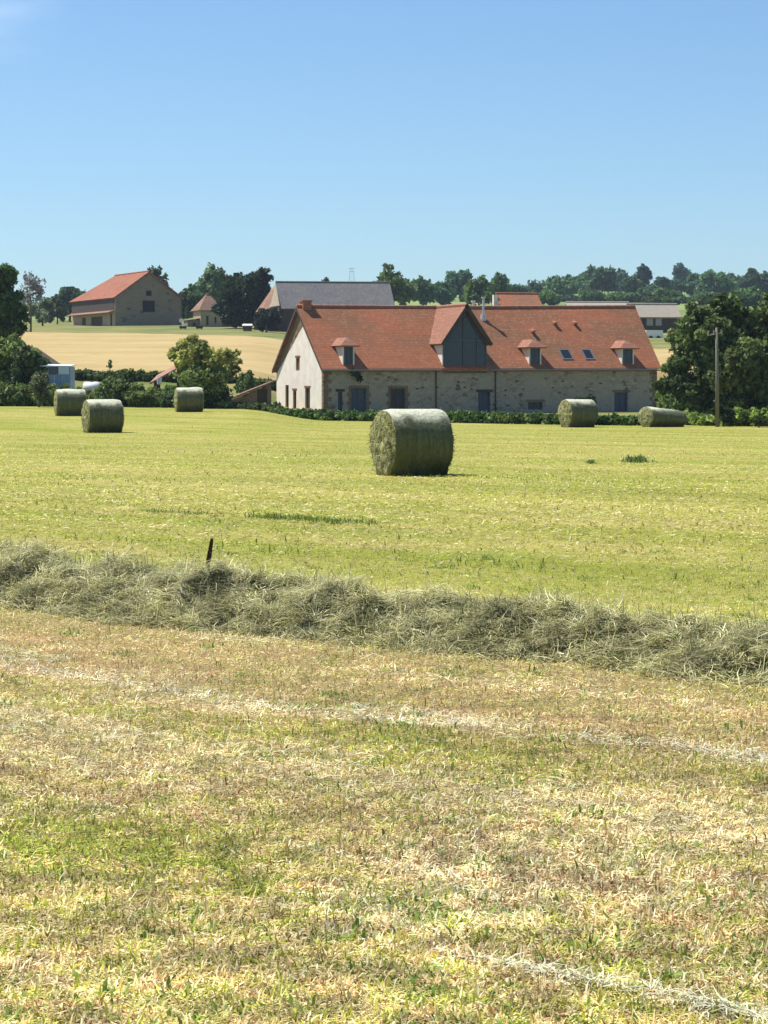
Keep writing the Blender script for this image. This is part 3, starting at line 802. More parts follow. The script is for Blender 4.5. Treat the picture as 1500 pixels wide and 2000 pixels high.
    mb = MB(); mb.tube([(u,v,z-.2),(u,v,z+.25)], [.22,.17], 10); mb.tube([(u,v,z+.25),(u,v,z+1.3)], [.08,.08], 10); mb.tube([(u,v,z+1.3),(u,v,z+1.36),(u,v,z+1.44)], [.09,.15,.15], 10)
    mb.build("flue", M_STEEL, R)
    mb = MB(); uu = u-.1; mb.tube([(uu,HD+.5,WR-.6),(uu,HD+.5,WR+.45)], [.10,.10], 10); mb.tube([(uu,HD+.5,WR+.45),(uu,HD+.5,WR+.58)], [.15,.15], 10)
    mb.build("flue", M_STEEL, R)
    # creeper hanging over the eave below the first dormer
    cl = [(U(694),-.25,2.7,.35,.15,.3),(U(700),-.2,2.4,.25,.12,.3),(U(689),-.2,2.9,.25,.15,.2)]
    leafcloud("creeper", cl, 260, .09, G_DARK, H, 5)
farmhouse()

# ------------------------------------------------------------------ generic gabled building for the distance
def gabled(name, label, px, d, ang, wu, lv, z_base, z_eave, z_ridge, wm, rm, hip=0.0, holes_g=(), holes_s=(), cat="barn", ov=.4, gm=None, wall2=None):
    """gable end faces the camera along u; the roof ridge runs back along v"""
    H = empty(name, (WX(px,d), d, z_base), math.radians(ang), label=label, cat=cat)
    e = z_eave-z_base; r = z_ridge-z_base; h = wu/2
    mb = MB(); wall(mb, (0,0,0), (1,0,0), (0,1,0), [0,h,wu], lambda u: e+(r-e)*(1-abs(u-h)/h)-.15, list(holes_g), depth=.4); mb.build("gable_wall", gm or wm, H)
    for k in holes_g: opening("window", (0,0,0), (1,0,0), (0,1,0), k, H, M_DARKWOOD, M_HOLE, .3, False, fw=.1)
    mb = MB(); wall(mb, (0,0,0), (0,1,0), (1,0,0), [0,lv], lambda u: e-.1, list(holes_s), depth=.4); mb.build("side_wall", wall2 or wm, H)
    for k in holes_s: opening("door", (0,0,0), (0,1,0), (1,0,0), k, H, M_DARKWOOD, M_DARKWOOD, .3, False)
    mb = MB(); wall(mb, (wu,0,0), (0,1,0), (-1,0,0), [0,lv], lambda u: e-.1, []); wall(mb, (0,lv,0), (1,0,0), (0,-1,0), [0,h,wu], lambda u: (e+(r-e)*(1-abs(u-h)/h)-.15) if not hip else e-.1, []); mb.build("back_wall", wm, H)
    s = (r-e)/h; o = ov; ze = e - o*s*.6
    mb = MB()
    mb.slab([(h,-o,r),(h,lv-hip,r),(-o,lv+o,ze),(-o,-o,ze)], .2)
    mb.slab([(h,-o,r),(h,lv-hip,r),(wu+o,lv+o,ze),(wu+o,-o,ze)], .2)
    if hip: mb.slab([(h,lv-hip,r),(-o,lv+o,ze),(wu+o,lv+o,ze)], .2)
    R = mb.build("roof", rm, H)
    mb = MB(); mb.tube([(h,-o,r),(h,lv-hip,r)], [.16,.16], 6); mb.build("ridge_tiles", rm, R)
    return H, R
def longside(name, label, px, d, ang, L_, W_, z_base, z_eave, z_ridge, wm, rm, hip0=0.0, hip1=0.0, holes=(), cat="barn", ov=.4, wl=None):
    """the long wall faces the camera along u"""
    H = empty(name, (WX(px,d), d, z_base), math.radians(ang), label=label, cat=cat)
    e = z_eave-z_base; r = z_ridge-z_base; h = W_/2
    mb = MB(); wall(mb, (0,0,0), (1,0,0), (0,1,0), [0,L_], lambda u: e-.1, list(holes), depth=.4); mb.build("front_wall", wm, H)
    g0 = (lambda v: e+(r-e)*(1-abs(v-h)/h)-.15); gh = lambda v: e-.1
    mb = MB(); wall(mb, (0,0,0), (0,1,0), (1,0,0), [0,h,W_], gh if hip0 else g0, []); mb.build("end_wall", wl or wm, H)
    mb = MB(); wall(mb, (L_,0,0), (0,1,0), (-1,0,0), [0,h,W_], gh if hip1 else g0, []); wall(mb, (0,W_,0), (1,0,0), (0,-1,0), [0,L_], gh, []); mb.build("back_wall", wm, H)
    o = ov; s = (r-e)/h; ze = e-o*s*.6
    mb = MB()
    mb.slab([(hip0 or -o,h,r),(L_-hip1 if hip1 else L_+o,h,r),(L_+o,-o,ze),(-o,-o,ze)], .2)
    mb.slab([(hip0 or -o,h,r),(L_-hip1 if hip1 else L_+o,h,r),(L_+o,W_+o,ze),(-o,W_+o,ze)], .2)
    if hip0: mb.slab([(hip0,h,r),(-o,-o,ze),(-o,W_+o,ze)], .2)
    if hip1: mb.slab([(L_-hip1,h,r),(L_+o,-o,ze),(L_+o,W_+o,ze)], .2)
    R = mb.build("roof", rm, H)
    mb = MB(); mb.tube([(hip0 or -o,h,r+.02),(L_-hip1 if hip1 else L_+o,h,r+.02)], [.15,.15], 6); mb.build("ridge_tiles", rm, R)
    return H, R

# red roofed barn on the hill
d = 372; b0 = tz(WX(225,d), d)
B, R = gabled("stone_barn", "grey stone barn on the hill with orange red roof and dark loft window", 225, d, 27, 11.5, 21, b0-.3, WZ(579,d), WZ(532,378), M_BARNST, M_TILEB, hip=5.5,
    holes_g=[(4.7,6.9,WZ(610,375)-b0+.3,WZ(587,375)-b0+.3),(5.3,6.3,WZ(578,375)-b0+.3,WZ(568,375)-b0+.3)],
    holes_s=[(1.4,2.4,.3,2.3),(6,11.5,.3,2.0),(14,16,.3,2.0)], wall2=plain("tan rendered stone", (.42,.33,.21), .9, .25, 1.5))
mb = MB(); e_ = WZ(579,d)-b0+.3; mb.box(-.10,-.005,.3,20.8,2.75,e_-.35); mb.build("upper_boarding", M_DARKWOOD, B)
mb = MB(); mb.slab([(-.01,.2,2.85),(-.01,20.8,2.85),(-1.2,20.8,2.45),(-1.2,.2,2.45)], .12); mb.build("canopy", M_TILEO, B)
# small hip roofed house
d = 352
B, R = longside("stone_cottage", "small yellow stone cottage with pointed brown roof left of the dark round tree", 392, d, 20, 3.4, 4.4, tz(WX(400,d),d)-.6, WZ(603,d), WZ(574,d+2), plain("ochre render",(.42,.33,.20),.9,.2,2), M_TILEO, 1.5, 1.5,
    holes=[(.9,1.25,1.0,2.4),(2.2,2.5,1.2,2.2)], cat="cottage", ov=.35)
mb = MB(); mb.box(-1.9,-.01,.6,2.9,-.5,1.75); mb.build("side_room", M_BARNST, B)
mb = MB(); mb.box(-1.1,-.6,.55,.598,0,1.3); mb.build("door", M_DARKWOOD, B)
mb = MB(); mb.slab([(-2.05,.3,1.72),(-.01,.3,2.0),(-.01,3.1,2.0),(-2.05,3.1,1.72)], .1); mb.build("side_roof", M_TILEO, B)
mb = MB(); mb.box(3.41,8.6,1.0,1.4,-.5,2.3); mb.build("yard_wall", M_QUOIN, B)

# grey roofed barn behind the farmhouse
d = 326; b0 = tz(WX(550,d), d)-.3
B, R = longside("slate_barn", "large barn with long grey roof rising behind the farmhouse ridge", 552, d, 8, 15.6, 11, b0, WZ(600,d), WZ(551,d+5.5), M_DARKWOOD, M_SLATE, 0, 0, cat="barn", ov=.5)
e_ = WZ(600,d)-b0
mb = MB(); mb.slab([(-.5,-.4,e_+.2),(-.5,5.6,e_+3.6),(-3.4,5.6,e_-.55),(-3.4,-.8,e_-.55)], .2); mb.build("side_roof", M_TILEO, B)
mb = MB(); mb.slab([(-.55,-.45,e_+.25),(-.55,5.3,WZ(551,d+5.5)-b0-.15),(-1.5,5.3,e_+1.7),(-1.9,-.6,e_+.0)], .15); mb.build("lit_gable_cladding", plain("tan cladding", (.33,.27,.19), .9, .25, 2), B)
for u_, v_ in ((-3.2,-.5),(-3.2,5),(-.6,-.5)):
    mb = MB(); mb.box(u_-.12,u_+.12,v_-.12,v_+.12,-.5,e_-.6); mb.build("post", M_DARKWOOD, B)
mb = MB(); mb.box(-3.6,-.1,5.2,5.6,-.5,e_-.7); mb.build("shed_back", M_DARKWOOD, B)

# red house behind the ridge
d = 300; b0 = tz(WX(980,d), d)
B, R = longside("brick_house", "small house with pale red roof just showing over the farmhouse ridge", 983, d, 14, 5.2, 5.2, b0-.3, WZ(600,d), WZ(573,d+2.6), M_BARNST, M_TILE, 0, 0, cat="house", ov=.25)
mb = MB(); e_ = WZ(575,d)-b0+.3; mb.box(-.85,-.27,1.5,2.1,e_-3,e_); mb.build("chimney", M_RENDER, B)
# long low roof and the grey building on the right
d = 318; b0 = tz(WX(1240,d), d)
B, R = longside("outbuilding", "grey roofed farm building with dark front and two white windows behind the farmhouse", 1236, d, 5, 6.3, 5, b0-.3, WZ(617,d), WZ(594,d+2.5), M_DARKWOOD, M_FIBRE, 0, 0, cat="farm building", ov=.4)
e_ = WZ(617,d)-b0+.3
for (p0, p1) in ((1263,1276),(1281,1293)):
    u0 = (p0-1236)/F*d; u1 = (p1-1236)/F*d; z1 = e_-.35; z0 = z1-1.0
    mb = MB(); mb.box(u0,u1,-.06,-.004,z0,z1); f_ = mb.build("window", M_FIBRE, B)
    mb = MB(); mb.box(u0+.12,u0+.38,-.075,-.063,z0+.12,z1-.12); mb.box(u1-.38,u1-.12,-.075,-.063,z0+.12,z1-.12); mb.build("pane", plain("pale pane",(.30,.32,.34),.3), f_)
d = 330; b0 = tz(WX(1115,d), d)
longside("long_shed", "long low pale roofed shed behind the right half of the farmhouse", 1112, d, 3, 8.6, 4, b0-.3, WZ(600,d), WZ(590.5,d+2), M_BARNST, M_FIBRE, 0, 0, cat="shed", ov=.3)
d = 296; x0 = WX(1262,d); b0 = tz(x0, d)
o = MB(); o.box(0,2.2,0,1.2,-.2,1.0).box(2.2,2.26,.1,1.1,.1,.6); B = empty("white_trailer", (x0, d, b0+.1), .1, label="small white covered trailer on the grass right of the roof end", cat="trailer")
o.build("body", M_WHITE, B)
for q in (.6, 1.6):
    mb = MB(); mb.tube([(q,-.05,.0),(q,.05,.0)],[.28,.28],12); mb.build("wheel", M_EARTH, B)
d = 260; x0 = WX(1488,d)
B, R = gabled("grey_shed", "grey boarded shed at the right edge behind the big tree", 1487, d, -5, 6, 8, tz(x0,d)-.3, WZ(612,d), WZ(590,d), plain("grey boards",(.16,.15,.14),.9), M_FIBRE, cat="shed")

# ------------------------------------------------------------------ left corner: sheds and yard things
d = 146
B = empty("timber_shed", (WX(108,d), d, tz(WX(108,d),d)), 0, label="old shed at the left with long dark sloping roof", cat="shed")
z1, z0 = WZ(680,d)-B.location.z, WZ(716,d)-B.location.z
mb = MB(); mb.slab([(-1.75,0,z1+.1),(.08,0,z0),(.08,4,z0),(-1.75,4,z1+.1)], .14); mb.slab([(-1.75,0,z1+.1),(-3.6,0,z0-.1),(-3.6,4,z0-.1),(-1.75,4,z1+.1)], .14); mb.build("roof", plain("dark old tiles",(.10,.065,.045),.9,.3,4), B)
mb = MB(); wall(mb, (-3.4,.2,0), (1,0,0), (0,1,0), [0,1.65,3.3], lambda u: z0+(z1-z0)*(1-abs(u-1.65)/1.75)-.15, [(1.0,2.2,.0,1.9)], depth=.2); wall(mb, (-.1,.2,0), (0,1,0), (-1,0,0), [0,3.6], lambda u: z0-.1, []); wall(mb, (-3.4,.2,0), (0,1,0), (1,0,0), [0,3.6], lambda u: z0-.1, []); mb.build("walls", M_DARKWOOD, B)
mb = MB(); mb.box(-2.35,-1.25,.32,.36,0,1.85); mb.build("door", M_GREYWOOD, B)
d = 143.6
x0 = WX(80,d); B = empty("metal_shed", (x0, d, tz(x0,d)), 0, label="pale blue sheet metal shed behind the bushes at the left", cat="shed")
zz = WZ(714,d)-B.location.z; wd = 57/F*d
mb = MB()
nc = 26; 
for i in range(nc):
    a = wd*i/nc; b = wd*(i+1)/nc; dy = .03*(i % 2)
    mb.face([(a,dy if i%2 else 0,-.2),(b,0 if i%2 else .03,-.2),(b,0 if i%2 else .03,zz-.05),(a,dy if i%2 else 0,zz-.05)])
mb.face([(0,0,-.2),(0,2.2,-.2),(0,2.2,zz-.05),(0,0,zz-.05)]); mb.face([(wd,0,-.2),(wd,2.2,-.2),(wd,2.2,zz-.05),(wd,0,zz-.05)]); mb.face([(0,2.2,-.2),(wd,2.2,-.2),(wd,2.2,zz-.05),(0,2.2,zz-.05)])
mb.build("walls", M_BLUE, B)
mb = MB(); mb.slab([(-.06,-.1,zz),(wd+.06,-.1,zz-.02),(wd+.06,2.3,zz+.1),(-.06,2.3,zz+.12)], .05); mb.build("roof", M_BLUEP, B)
mb = MB(); mb.box(wd-.72,wd-.05,-.05,-.005,zz-.55,zz-.07); mb.build("light_panel", M_BLUEP, B)
mb = MB(); mb.box(wd-1.28,wd-.76,-.04,-.005,zz-.55,zz-.07); mb.build("window", M_GREYWOOD, B)
mb = MB(); mb.box(.05,wd-1.32,-.04,-.004,0,zz-.1); mb.build("grey_door", plain("grey sheet",(.22,.24,.24),.6), B)
mb = MB(); mb.box(wd-1.0,wd-.97,-.06,-.005,.1,zz-.6); mb.box(wd-.5,wd-.47,-.06,-.005,.1,zz-.6); mb.build("batten", M_BLUEP, B)
d = 147; x0 = WX(161,d); B = empty("water_tank", (x0, d, tz(x0,d)), 0, label="white rounded water tank in the bushes behind the left pair of bales", cat="tank")
zt = WZ(746,d)-B.location.z; wt = 32/F*d
mb = MB(); mb.tube([(0,.5,zt-.45),(.06,.5,zt-.45),(wt-.06,.5,zt-.45),(wt,.5,zt-.45)], [.36,.45,.45,.36], 16); mb.build("tank", M_WHITE, B, True)
mb = MB(); mb.box(.1,.2,.2,.8,0,zt-.8); mb.build("cradle", M_LEAD, B); mb = MB(); mb.box(wt-.2,wt-.1,.2,.8,0,zt-.8); mb.build("cradle", M_LEAD, B)
mb = MB(); mb.tube([(wt/2,.5,zt-.02),(wt/2,.5,zt+.04)],[.1,.1],10); mb.build("cap", M_LEAD, B)
d = 141; x0 = WX(292,d); B = empty("open_shelter", (x0, d, tz(x0,d)), 0, label="small open shelter with sloping brown tile roof left of the round bush", cat="shelter")
zl, zh = WZ(748,d)-B.location.z, WZ(706,d)-B.location.z; w_ = 62/F*d
mb = MB(); mb.slab([(0,0,zl),(w_,0,zh-.25),(w_+.25,2.2,zh+.25),(.25,2.2,zl+.5)], .1); mb.build("roof", plain("weathered red tiles",(.33,.17,.12),.9,.3,3), B)
for (x_, y_, h_) in ((.35,.2,zl+.1),(w_-.2,.2,zh-.2),(.35,2,zl+.1),(w_-.2,2,zh-.2)):
    mb = MB(); mb.box(x_-.09,x_+.09,y_-.09,y_+.09,-.2,h_); mb.build("post", M_DARKWOOD, B)
x1 = WX(311,d-.3); o = MB(); o.tube([(0,0,0),(0,0,.04),(0,0,.38),(0,0,.42)], [.10,.13,.16,.15], 14)
bk = empty("white_bucket", (x1, d-.3, WZ(751,d)), 0, label="white bucket standing on a post under the tile roofed shelter", cat="bucket"); o.build("bucket_body", M_WHITE, bk); mb = MB(); mb.tube([(-.15,0,.4),(-.1,0,.52),(.1,0,.52),(.15,0,.4)],[.012]*4,6); mb.build("handle", M_LEAD, bk)
mb = MB(); mb.box(-.06,.06,-.06,.06,-1.2,-.005); mb.build("support_post", M_DARKWOOD, bk)
# lean-to beside the white gable
d = 152; x0 = WX(443,d); B = empty("lean_to", (x0, d, tz(x0,d)-.2), math.radians(6), label="low stone lean-to with sloping brown roof left of the white gable", cat="shed")
w_ = 90/F*d; zl, zh = WZ(781,d)-B.location.z, WZ(744,d)-B.location.z
mb = MB(); mb.slab([(-.1,-.2,zl),(w_,-.2,zh),(w_,3,zh),(-.1,3,zl)], .12); mb.build("roof", M_TILEO, B)
mb = MB(); wall(mb, (.1,0,0), (1,0,0), (0,1,0), [0,w_-.2], lambda u: zl+(zh-zl)*(u+.2)/(w_+.1)-.15, [(w_*.62,w_*.85,0,1.15)], depth=.25); wall(mb, (.1,0,0), (0,1,0), (1,0,0), [0,2.8], lambda u: zl-.1, []); mb.build("wall", M_QUOIN, B)
mb = MB(); mb.box(w_*.62+.11,w_*.85+.09,.1,.14,.0,1.15); mb.build("door", M_DARKWOOD, B)
# small things on the far pasture
d = 318; x0 = WX(474,d)
B = empty("field_shelter", (x0, d, tz(x0,d)), 0, label="tiny white roofed animal shelter on the pasture below the dark round tree", cat="shelter")
mb = MB(); mb.slab([(-.1,-.2,.75),(1.35,-.2,.75),(1.25,1.2,1.0),(0,1.2,1.0)], .08); mb.build("roof", M_WHITE, B)
mb = MB(); mb.box(.05,1.2,.0,1.1,0,.66); mb.build("walls", M_DARKWOOD, B)
for px, lab in ((351,"left of two low dark feed troughs on the pasture beside the stone barn"),(383,"right of two low dark feed troughs on the pasture in front of the cottage")):
    d = 330; x0 = WX(px,d); B = empty("feed_trough", (x0, d, tz(x0,d)), 0, label=lab, cat="trough", group="troughs on the pasture")
    mb = MB(); mb.face([(0,0,.15),(.9,0,.15),(1.0,0,.5),(-.1,0,.5)]); mb.face([(0,.5,.15),(.9,.5,.15),(1.0,.5,.5),(-.1,.5,.5)]); mb.face([(0,0,.15),(0,.5,.15),(-.1,.5,.5),(-.1,0,.5)]); mb.face([(.9,0,.15),(.9,.5,.15),(1,.5,.5),(1,0,.5)]); mb.face([(0,0,.15),(.9,0,.15),(.9,.5,.15),(0,.5,.15)])
    mb.box(.1,.18,.1,.4,0,.14); mb.box(.72,.8,.1,.4,0,.14); mb.build("basin", M_DARKWOOD, B)
d = 340; x0 = WX(354,d); B = empty("marker_post", (x0,d,tz(x0,d)), 0, label="post with a round white disc between the stone barn and the cottage", cat="post")
zt = WZ(626,d)-B.location.z; mb = MB(); mb.tube([(0,0,-.2),(0,0,zt)],[.06,.05],6); mb.build("post", M_DARKWOOD, B); mb = MB(); mb.tube([(0,-.12,zt),(0,-.07,zt)],[.33,.33],14); mb.build("disc", M_WHITE, B)

# utility pole
d = 104; x0 = WX(1401,d); B = empty("utility_pole", (x0,d,tz(x0,d)), 0, label="weathered wooden utility pole in front of the big right hand trees", cat="pole")
zt = WZ(640,d)
mb = MB(); mb.tube([(0,0,-.3),(0,0,zt*.5),(-.03,0,zt)],[.092,.08,.06],10); mb.build("post", M_POLE, B, True)
mb = MB(); mb.tube([(-.45,0,zt-.35),(.25,0,zt-.22)],[.03,.03],6); mb.build("crossarm", M_LEAD, B)
for q in (-.4,-.15,.2):
    mb = MB(); mb.tube([(q,0,zt-.33),(q,0,zt-.12)],[.03,.04],8); mb.build("insulator", M_FIBRE, B)
# far lattice pylon
d = 1100; x0 = WX(687,d); B = empty("electricity_pylon", (x0,d,tz(x0,d)), 0, label="faint lattice electricity pylon on the skyline above the grey roof", cat="pylon")
zt = WZ(523,d)-B.location.z; mb = MB()
for sx in (-1,1):
    for sy in (-1,1): mb.tube([(sx*2.2,sy*2.2,0),(sx*.5,sy*.5,zt)],[.08,.05],4)
for k in range(9):
    t0, t1 = k/9, (k+1)/9; a = 2.2-1.7*t0; b = 2.2-1.7*t1
    mb.tube([(-a,-a,zt*t0),(b,-b,zt*t1)],[.035,.035],4); mb.tube([(a,-a,zt*t0),(-b,-b,zt*t1)],[.035,.035],4)
for t_, w_ in ((.98,1.7),(.86,1.3)): mb.tube([(-w_,0,zt*t_),(w_,0,zt*t_)],[.08,.08],4)
mb.build("lattice", plain("galvanised steel",(.30,.32,.34),.6), B)

# ------------------------------------------------------------------ round bales
def balemats():
    m, nt, b = mat("net wrapped hay"); v = objc(nt)
    w_ = noise(nt, mapping(nt, v, (14,2.5,2.5)), 1.0, 4); n = noise(nt, v, 16, 5, .7); n3 = noise(nt, v, 3, 4)
    c = mixc(nt, ramp(nt, w_, .35, .65), (.085,.095,.045), (.15,.16,.08))
    c = mixc(nt, ramp(nt, n3, .52, .68), c, (.10,.11,.04))
    c = mixc(nt, .6, c, ramp(nt, n, .3, .65, (.35,.37,.25), (1,1,1)), 'MULTIPLY')
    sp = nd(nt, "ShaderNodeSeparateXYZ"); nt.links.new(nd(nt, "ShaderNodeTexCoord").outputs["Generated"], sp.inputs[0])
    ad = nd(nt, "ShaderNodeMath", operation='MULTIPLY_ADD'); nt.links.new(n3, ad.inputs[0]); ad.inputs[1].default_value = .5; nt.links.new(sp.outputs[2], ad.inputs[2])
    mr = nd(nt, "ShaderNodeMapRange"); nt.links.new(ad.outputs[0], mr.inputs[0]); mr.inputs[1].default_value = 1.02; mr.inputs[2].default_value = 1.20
    c = mixc(nt, mr.outputs[0], c, mixc(nt, ramp(nt, n, .3, .6), (.40,.40,.26), (.66,.66,.50)))   # sunlit top painted into the colour: ragged paler band along the bale
    nt.links.new(c, b.inputs["Base Color"]); b.inputs["Roughness"].default_value = .6; b.inputs["Specular IOR Level"].default_value = .3; b.inputs["Coat Weight"].default_value = .0; b.inputs["Coat Roughness"].default_value = .42; b.inputs["Sheen Weight"].default_value = .0; b.inputs["Sheen Roughness"].default_value = .35
    bump(nt, b, n, .9, .03)
    m2, nt, b = mat("bale end hay"); v = objc(nt)
    n = noise(nt, v, 6, 6, .75); n2 = noise(nt, mapping(nt, v, (4,4,4)), 1.0, 5, .7, 1.5)
    c = mixc(nt, ramp(nt, n2, .35, .65), (.22,.23,.08), (.47,.44,.20)); c = mixc(nt, ramp(nt, n, .35, .6), (.08,.08,.03), c)
    nt.links.new(c, b.inputs["Base Color"]); b.inputs["Roughness"].default_value = .95; bump(nt, b, n, 1.0, .06)
    return m, m2
M_WRAP, M_HAYEND = balemats()
def bale_mesh(R, Lb, squash, seed, slump=0.0):
    r = np.random.default_rng(seed); nu, na = 26, 56
    us = np.linspace(-.5, .5, nu); V = np.zeros((nu, na, 3)); th = np.arange(na)/na*2*np.pi
    for i, u in enumerate(us):
        e = 1 - .045*(abs(u)*2)**6 - .02*(1-(abs(u)*2)**2)*0
        rr_ = R*e*(1 + .032*(vnoise(np.cos(th)*2.2+5+seed, np.sin(th)*2.2+u*3+7)-.5)*2 + .012*(vnoise(th*6, np.full(na, u*9+seed))-.5))
        y = np.cos(th)*rr_*(1+.03*slump); z = np.sin(th)*rr_
        z = R + z; z = np.where(z < R*.22, R*.22*(z/(R*.22))**2*.2 + 0*z, z); z = np.maximum(z*squash, -.02)
        if slump: z *= 1 - slump*(.10+.45*(u+.5)); y *= 1+.3*slump
        V[i,:,0] = u*Lb; V[i,:,1] = y; V[i,:,2] = z
    idx = np.arange(nu*na).reshape(nu, na)
    Fc = np.stack([idx[:-1,:], idx[1:,:], np.roll(idx[1:,:],-1,1), np.roll(idx[:-1,:],-1,1)], -1).reshape(-1,4)
    return V, Fc, na
def bale_end(V, side, na, seed, name, root):
    """bulging, shaggy end of the bale with concentric hay"""
    rim = V[0 if side < 0 else -1]; c = rim.mean(0); nr = 14; out = []
    for k in range(nr):
        t = 1-k/(nr-.999); P_ = c + (rim-c)*t*.998
        bul = .07*(1-t**2.5)
        nn = vnoise(P_[:,1]*9+seed, P_[:,2]*9)*.05 + vnoise(P_[:,1]*22, P_[:,2]*22+seed)*.03
        P_ = P_.copy(); P_[:,0] = rim[:,0] + side*(bul + nn*(1 if k else .0) - (.03 if k else .0)); out.append(P_)
    Vv = np.stack(out).reshape(-1,3); idx = np.arange(nr*na).reshape(nr, na)
    Fc = np.stack([idx[:-1,:], idx[1:,:], np.roll(idx[1:,:],-1,1), np.roll(idx[:-1,:],-1,1)], -1).reshape(-1,4)
    return np_mesh(name, Vv, Fc, M_HAYEND, root, None, False)
def bale(px0, px1, row_b, row_t, d, ang, label, seed, squash=1.0, slump=0.0, face=20, wisps=900, lab_len=None):
    cx = WX((px0+px1)/2, d); R = (row_b-row_t)/F*d/2/squash; zg = max(tz(cx,d), 0)
    Rw = R; Lb = lab_len or 1.35
    root = empty("hay_bale", (cx, d, zg), math.radians(ang), label=label, cat="hay bale", group="round hay bales left on the mown meadow")
    V, Fc, na = bale_mesh(Rw, Lb, squash, seed, slump)
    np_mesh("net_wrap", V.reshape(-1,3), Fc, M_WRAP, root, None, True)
    for sd in (-1, 1):
        e = bale_end(V, sd, na, seed+sd, "end_face", root)
        # loose wisps of hay sticking out of the end and at the foot
        r = np.random.default_rng(seed*3+sd+9); n = wisps
        th = r.random(n)*6.283; q = np.sqrt(r.random(n))*.97; rim = V[0 if sd < 0 else -1]; c = rim.mean(0)
        k = (th/6.283*na).astype(int) % na; p = c + (rim[k]-c)*q[:,None]; p[:,0] = rim[k,0] + sd*(.05*(1-q**2)+.01)
        dv = r.normal(size=(n,3))*.6; dv[:,0] = sd*np.abs(dv[:,0])*.6; dv[:,2] -= .3
        tp = p + dv*.085; sdv = np.cross(dv, r.normal(size=(n,3))); sdv /= np.linalg.norm(sdv,axis=1)[:,None]; sdv *= .008
        Vw = np.stack([p-sdv, p+sdv, tp+sdv*.4, tp-sdv*.4],1).reshape(-1,3)
        pal = np.array([(.26,.27,.09),(.40,.38,.17),(.55,.50,.27),(.14,.13,.05)]); cc = pal[r.integers(0,4,n)]*(.7+.5*r.random(n))[:,None]
        np_mesh("hay_wisps", Vw, np.arange(n)[:,None]*4+[0,1,2,3], M_STRAW, e, np.repeat(cc,4,0))
    return root
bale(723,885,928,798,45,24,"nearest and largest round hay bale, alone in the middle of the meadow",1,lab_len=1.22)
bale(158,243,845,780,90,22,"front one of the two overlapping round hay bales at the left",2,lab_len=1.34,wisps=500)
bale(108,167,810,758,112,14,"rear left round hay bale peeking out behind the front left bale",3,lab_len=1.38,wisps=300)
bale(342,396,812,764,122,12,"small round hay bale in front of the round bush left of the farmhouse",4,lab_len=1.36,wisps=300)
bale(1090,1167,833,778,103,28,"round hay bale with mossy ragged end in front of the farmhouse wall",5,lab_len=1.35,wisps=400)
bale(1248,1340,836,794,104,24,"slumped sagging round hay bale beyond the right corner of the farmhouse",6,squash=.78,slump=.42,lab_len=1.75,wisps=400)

# ------------------------------------------------------------------ hedges and shrubs along the meadow edge
hedge("hedge", "low dark green hedge in front of the farmhouse front wall",
      [(535,129),(760,122),(1000,113),(1290,107)], lambda c: np.interp(c,[535,600,700,800,900,1000,1100,1250,1300],[798,800,803,803,805,807,809,812,818]), 0, 24000, .09, (.045,.085,.022), 31, .8, accent=((.10,.14,.04),.15))
hedge("hedge", "ragged hedge of brambles at the meadow edge behind the left bales",
      [(-60,144),(140,142),(340,138)], lambda c: np.interp(c,[-60,60,140,155,198,225,255,285,340],[748,752,757,762,762,738,742,760,758]), 0, 20000, .15, (.075,.112,.032), 32, 1.3, accent=((.15,.17,.05),.25))
hedge("hedge", "dark leafy hedge at the foot of the round bush and lean-to",
      [(330,136),(540,130)], lambda c: np.interp(c,[330,400,440,540],[765,770,785,790]), 0, 8000, .12, (.035,.058,.02), 33, 1.0, accent=((.10,.13,.04),.2))
hedge("field_hedge", "thin dark hedge along the lower edge of the ripe wheat",
      [(120,171),(345,170),(540,169)], lambda c: np.interp(c,[120,250,340,540],[724,726,728,744]), 0, 14000, .16, G_MID, 34, 1.2)
hedge("bramble_bank", "pale green weedy bank at the foot of the utility pole",
      [(1290,112),(1400,107),(1560,104)], lambda c: np.interp(c,[1290,1340,1390,1420,1560],[800,806,815,800,798]), 0, 9000, .12, (.17,.23,.05), 35, .9, accent=((.05,.08,.02),.2))

# ------------------------------------------------------------------ trees and shrubs
# left edge
tree("broad_tree", "tall dark tree at the left edge standing above the sheds", 6, 770, 156, 118, 513, 665, (.052,.090,.030), 41, 9000, .17, shape=[(-10,560,42,44),(0,540,30,26),(14,590,30,34),(-30,600,44,50),(22,632,34,26),(-10,640,48,30),(35,610,14,20),(8,528,18,12)], trunk_r=.3)
tree("bare_tree", "thin nearly bare greyish purple tree between tall left tree and barn", 60, 640, 300, 56, 530, 600, (.15,.145,.14), 42, 900, .22, clumps=16, trunk_r=.12, kcl=1.1)
tree("shrub", "large bright green bush at the left edge above the meadow", 15, 790, 146, 130, 655, 790, (.075,.125,.03), 43, 7000, .16, clumps=18, cat="bush", accent=((.14,.17,.045),.3), trunk_r=.15)
tree("shrub", "dark bush leaning over the old shed roof at the left", 62, 760, 144, 80, 668, 735, (.045,.075,.022), 44, 3500, .15, shape=[(-14,700,26,20),(8,712,22,16),(-20,730,30,22),(20,724,12,10)], cat="bush", trunk_r=.1)
tree("shrub", "grey green bush in front of the pale blue shed", 76, 790, 138.5, 58, 722, 795, (.085,.10,.05), 45, 2600, .12, clumps=10, cat="bush", trunk_r=.06)
tree("shrub", "green bush right of the white tank behind the left bales", 238, 800, 140, 84, 722, 800, (.062,.10,.03), 46, 4500, .13, clumps=14, cat="bush", accent=((.13,.16,.05),.25), trunk_r=.08)
tree("shrub", "small pale bush below the brown tile roofed shelter", 285, 800, 137, 70, 764, 800, (.11,.145,.04), 47, 2400, .12, clumps=10, cat="bush", trunk_r=.06)
